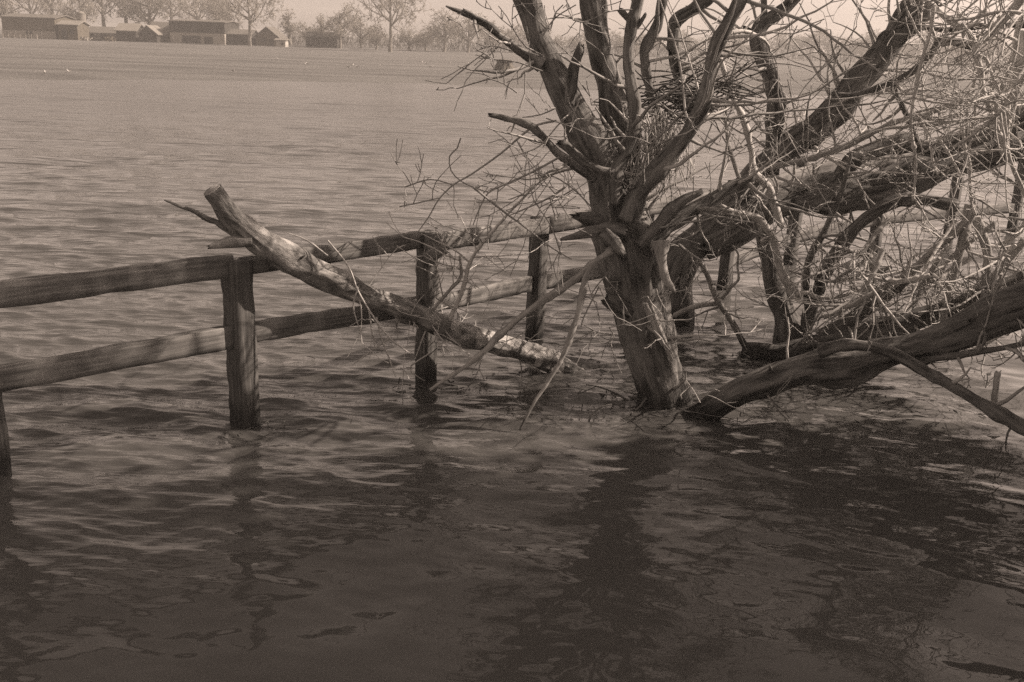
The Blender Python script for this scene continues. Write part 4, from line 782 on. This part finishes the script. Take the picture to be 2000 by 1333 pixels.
for a in ((566, 20, 84, 168, 3, 'narrow bare tree right of the tiny white hut', 1.5), (598, 40, 84, 165, 2, 'small bare bush left of the hedge-side shed', 1.3), (626, 24, 84, 158, 3, 'narrow dark poplar-like tree at the hedge-side shed', 1.0), (664, 6, 84, 156, 2, 'round dense bare tree over the hedge-side shed', 1.05), (705, 26, 86, 165, 2, 'low round bare tree left of the tall lone tree', 1.1), (735, 45, 88, 155, 2, 'bush at the left foot of the tall lone tree', 1.4), (800, 48, 90, 158, 2, 'bush at the right foot of the tall lone tree', 1.6), (832, 50, 91, 165, 2, 'low bush between the lone tree and the rounded tree', 1.5), (868, 16, 92, 158, 2, 'rounded bare tree left of the dead branch tips', 1.2), (915, 22, 94, 162, 2, 'rounded bare tree behind the dead branch tips', 1.2), (960, 38, 96, 170, 2, 'low bare tree left of the first tree stem', 1.3), (1000, 45, 98, 175, 2, 'low bare tree behind the first tree stem', 1.2), (1048, 40, 98, 175, 2, 'pale bare tree just right of the first tree stem', 1.1), (1085, 66, 100, 180, 2, 'low bush between the first and second tree stems', 1.6),
          (1128, 62, 102, 185, 2, 'low bush left of the second tree stem', 1.5), (1210, 60, 104, 185, 2, 'bush seen between second and third tree stems', 1.4), (1245, 62, 105, 180, 2, 'low round bush right of the third tree stem', 1.4), (1290, 70, 107, 190, 2, 'low bush seen through the middle stems', 1.6), (1345, 58, 108, 185, 2, 'round tree seen left of the long thin curved limb', 1.2), (1400, 62, 110, 190, 2, 'round tree seen right of the long thin curved limb', 1.2), (1450, 70, 112, 200, 2, 'low bush seen left of the forked dark limb', 1.5)):
    far_tree('field_edge_tree', *a[:6], sx=a[6], group=GH)
for j, x in enumerate(range(1520, 2010, 34)):
    far_tree('distant_tree', x, 66 + 8 * math.sin(j * 1.9) + (x - 1500) * 0.03, 116 + (x - 1500) * 0.03, 230 + 12 * math.sin(j), 2, 'hazy distant tree in the row seen through the right-hand branches', 1.35, group='row of hazy distant trees at right')
# hedge along the far edge of the field
mb = MB(); 
for x in np.arange(560, 2040, 3.0):
    Yh = 172 + 40 * np.clip((x - 900) / 900, 0, 1) + rng.normal() * 1.2; p = far_at(float(x), float(Yh))
    for q in range(3):
        grow(mb, p + [rng.normal() * .2, rng.normal() * .3, 0], np.array([rng.normal() * .5, rng.normal() * .3, 1]), rng.uniform(.9, 2.0), .03, 2, jit=.3, up=.1, kids=(2, 3), seg=.3, minr=.02)
tag(mb.build('hedge', M['farhedge'], None, kind=None), 'ragged bare hedge running along the far edge of the field', 'hedge')

# hay feeder on the near edge of the field
p = hit(985, 138, 0.25); p[2] = gz(p[0], p[1]); s = S(p[1]); t = thing('hay_feeder', p, 'squat dark hay feeder with a flat lid standing at the field edge', 'feeder')
M['f_hay'] = plain('dark_hay', 0.07, 0.15, 0.4, 3.0, bump=0.8, bdist=.1)
mb = MB(); mb.tube([p + [0, 0, -.1], p + [0, 0, 3 * s], p + [0, 0, 8 * s], p + [0, 0, 15 * s]], [24 * s, 19 * s, 14 * s, 11 * s], 18, 0.35, 5, freq=3); mb.build('hay_body', M['f_hay'], t)
mb = MB(); mb.tube([p + [0, 0, 15 * s], p + [0, 0, 17 * s], p + [0, 0, 19 * s]], [15 * s, 14.5 * s, 9 * s], 18, .06, 2); mb.build('lid', M['f_roof'], t)
for k in range(5):
    a = k * 1.256 + .3; mb = MB(); mb.tube([p + [math.cos(a) * 17 * s, math.sin(a) * 17 * s, 0], p + [math.cos(a) * 13.5 * s, math.sin(a) * 13.5 * s, 16 * s]], [.045, .045], 6); mb.build('leg', M['f_dark'], t)
# gulls resting on the field
def gull_mesh():
    mb = MB(); mb.tube(*smooth_path([[-.24, 0, .17], [-.12, 0, .16], [.02, 0, .15], [.13, 0, .18], [.17, 0, .27], [.22, 0, .29], [.28, 0, .28]], [.012, .05, .075, .06, .04, .038, .006], .03), 10)
    mb2 = MB()
    for sgn in (-1, 1): mb2.tube([[-.3, sgn * .03, .18], [-.1, sgn * .065, .19], [.08, sgn * .06, .18]], [.01, .03, .02], 6)
    mb3 = MB()
    for sgn in (-1, 1): mb3.tube([[0, sgn * .02, 0], [0, sgn * .025, .1]], [.008, .008], 4)
    return mb.mesh('body'), mb2.mesh('wings'), mb3.mesh('legs')
gm = gull_mesh(); M['feather'] = plain('white_feathers', 0.42, .03, .1, 5); gm[0].materials.append(M['feather']); gm[1].materials.append(M['f_roof_pale']); gm[2].materials.append(M['f_roof'])
for j, (x, y) in enumerate(((542, 116), (596, 126), (681, 130), (688, 127), (697, 130), (742, 128), (824, 123), (833, 125), (842, 130), (880, 125), (910, 125), (917, 126), (455, 136), (87, 138), (134, 136), (600, 124))):
    p = hit(x, y, 0.35); p[2] = gz(p[0], p[1]); r = bpy.data.objects.new('gull', None); r.location = p; r.rotation_euler = (0, 0, rnd.uniform(0, 6.28)); r.scale = (0.62, 0.62, 0.62); COL.objects.link(r)
    tag(r, 'tiny white gull resting on the far field', 'gull', 'gulls scattered on the field')
    for nm, me_ in zip(('body', 'wings', 'legs'), gm): link(bpy.data.objects.new(nm, me_), r)

clean_tags()

# ------------------------------------------------------------------ the hazy air over the flood meadow
mb = MB(); mb.box((0, 150, 6.5), 1400, 800, 17)
m = bpy.data.materials.new('haze'); m.use_nodes = True; n = m.node_tree.nodes; n.clear()
ou = n.new('ShaderNodeOutputMaterial'); pv = n.new('ShaderNodeVolumePrincipled'); pv.inputs['Density'].default_value = 0.0013
pv.inputs['Color'].default_value = (0.97, 0.95, 0.93, 1); pv.inputs['Anisotropy'].default_value = 0.2
m.node_tree.links.new(pv.outputs[0], ou.inputs['Volume'])
tag(mb.build('haze', m, None, smooth=False, kind='stuff'), 'thin pale haze over the flooded meadow')
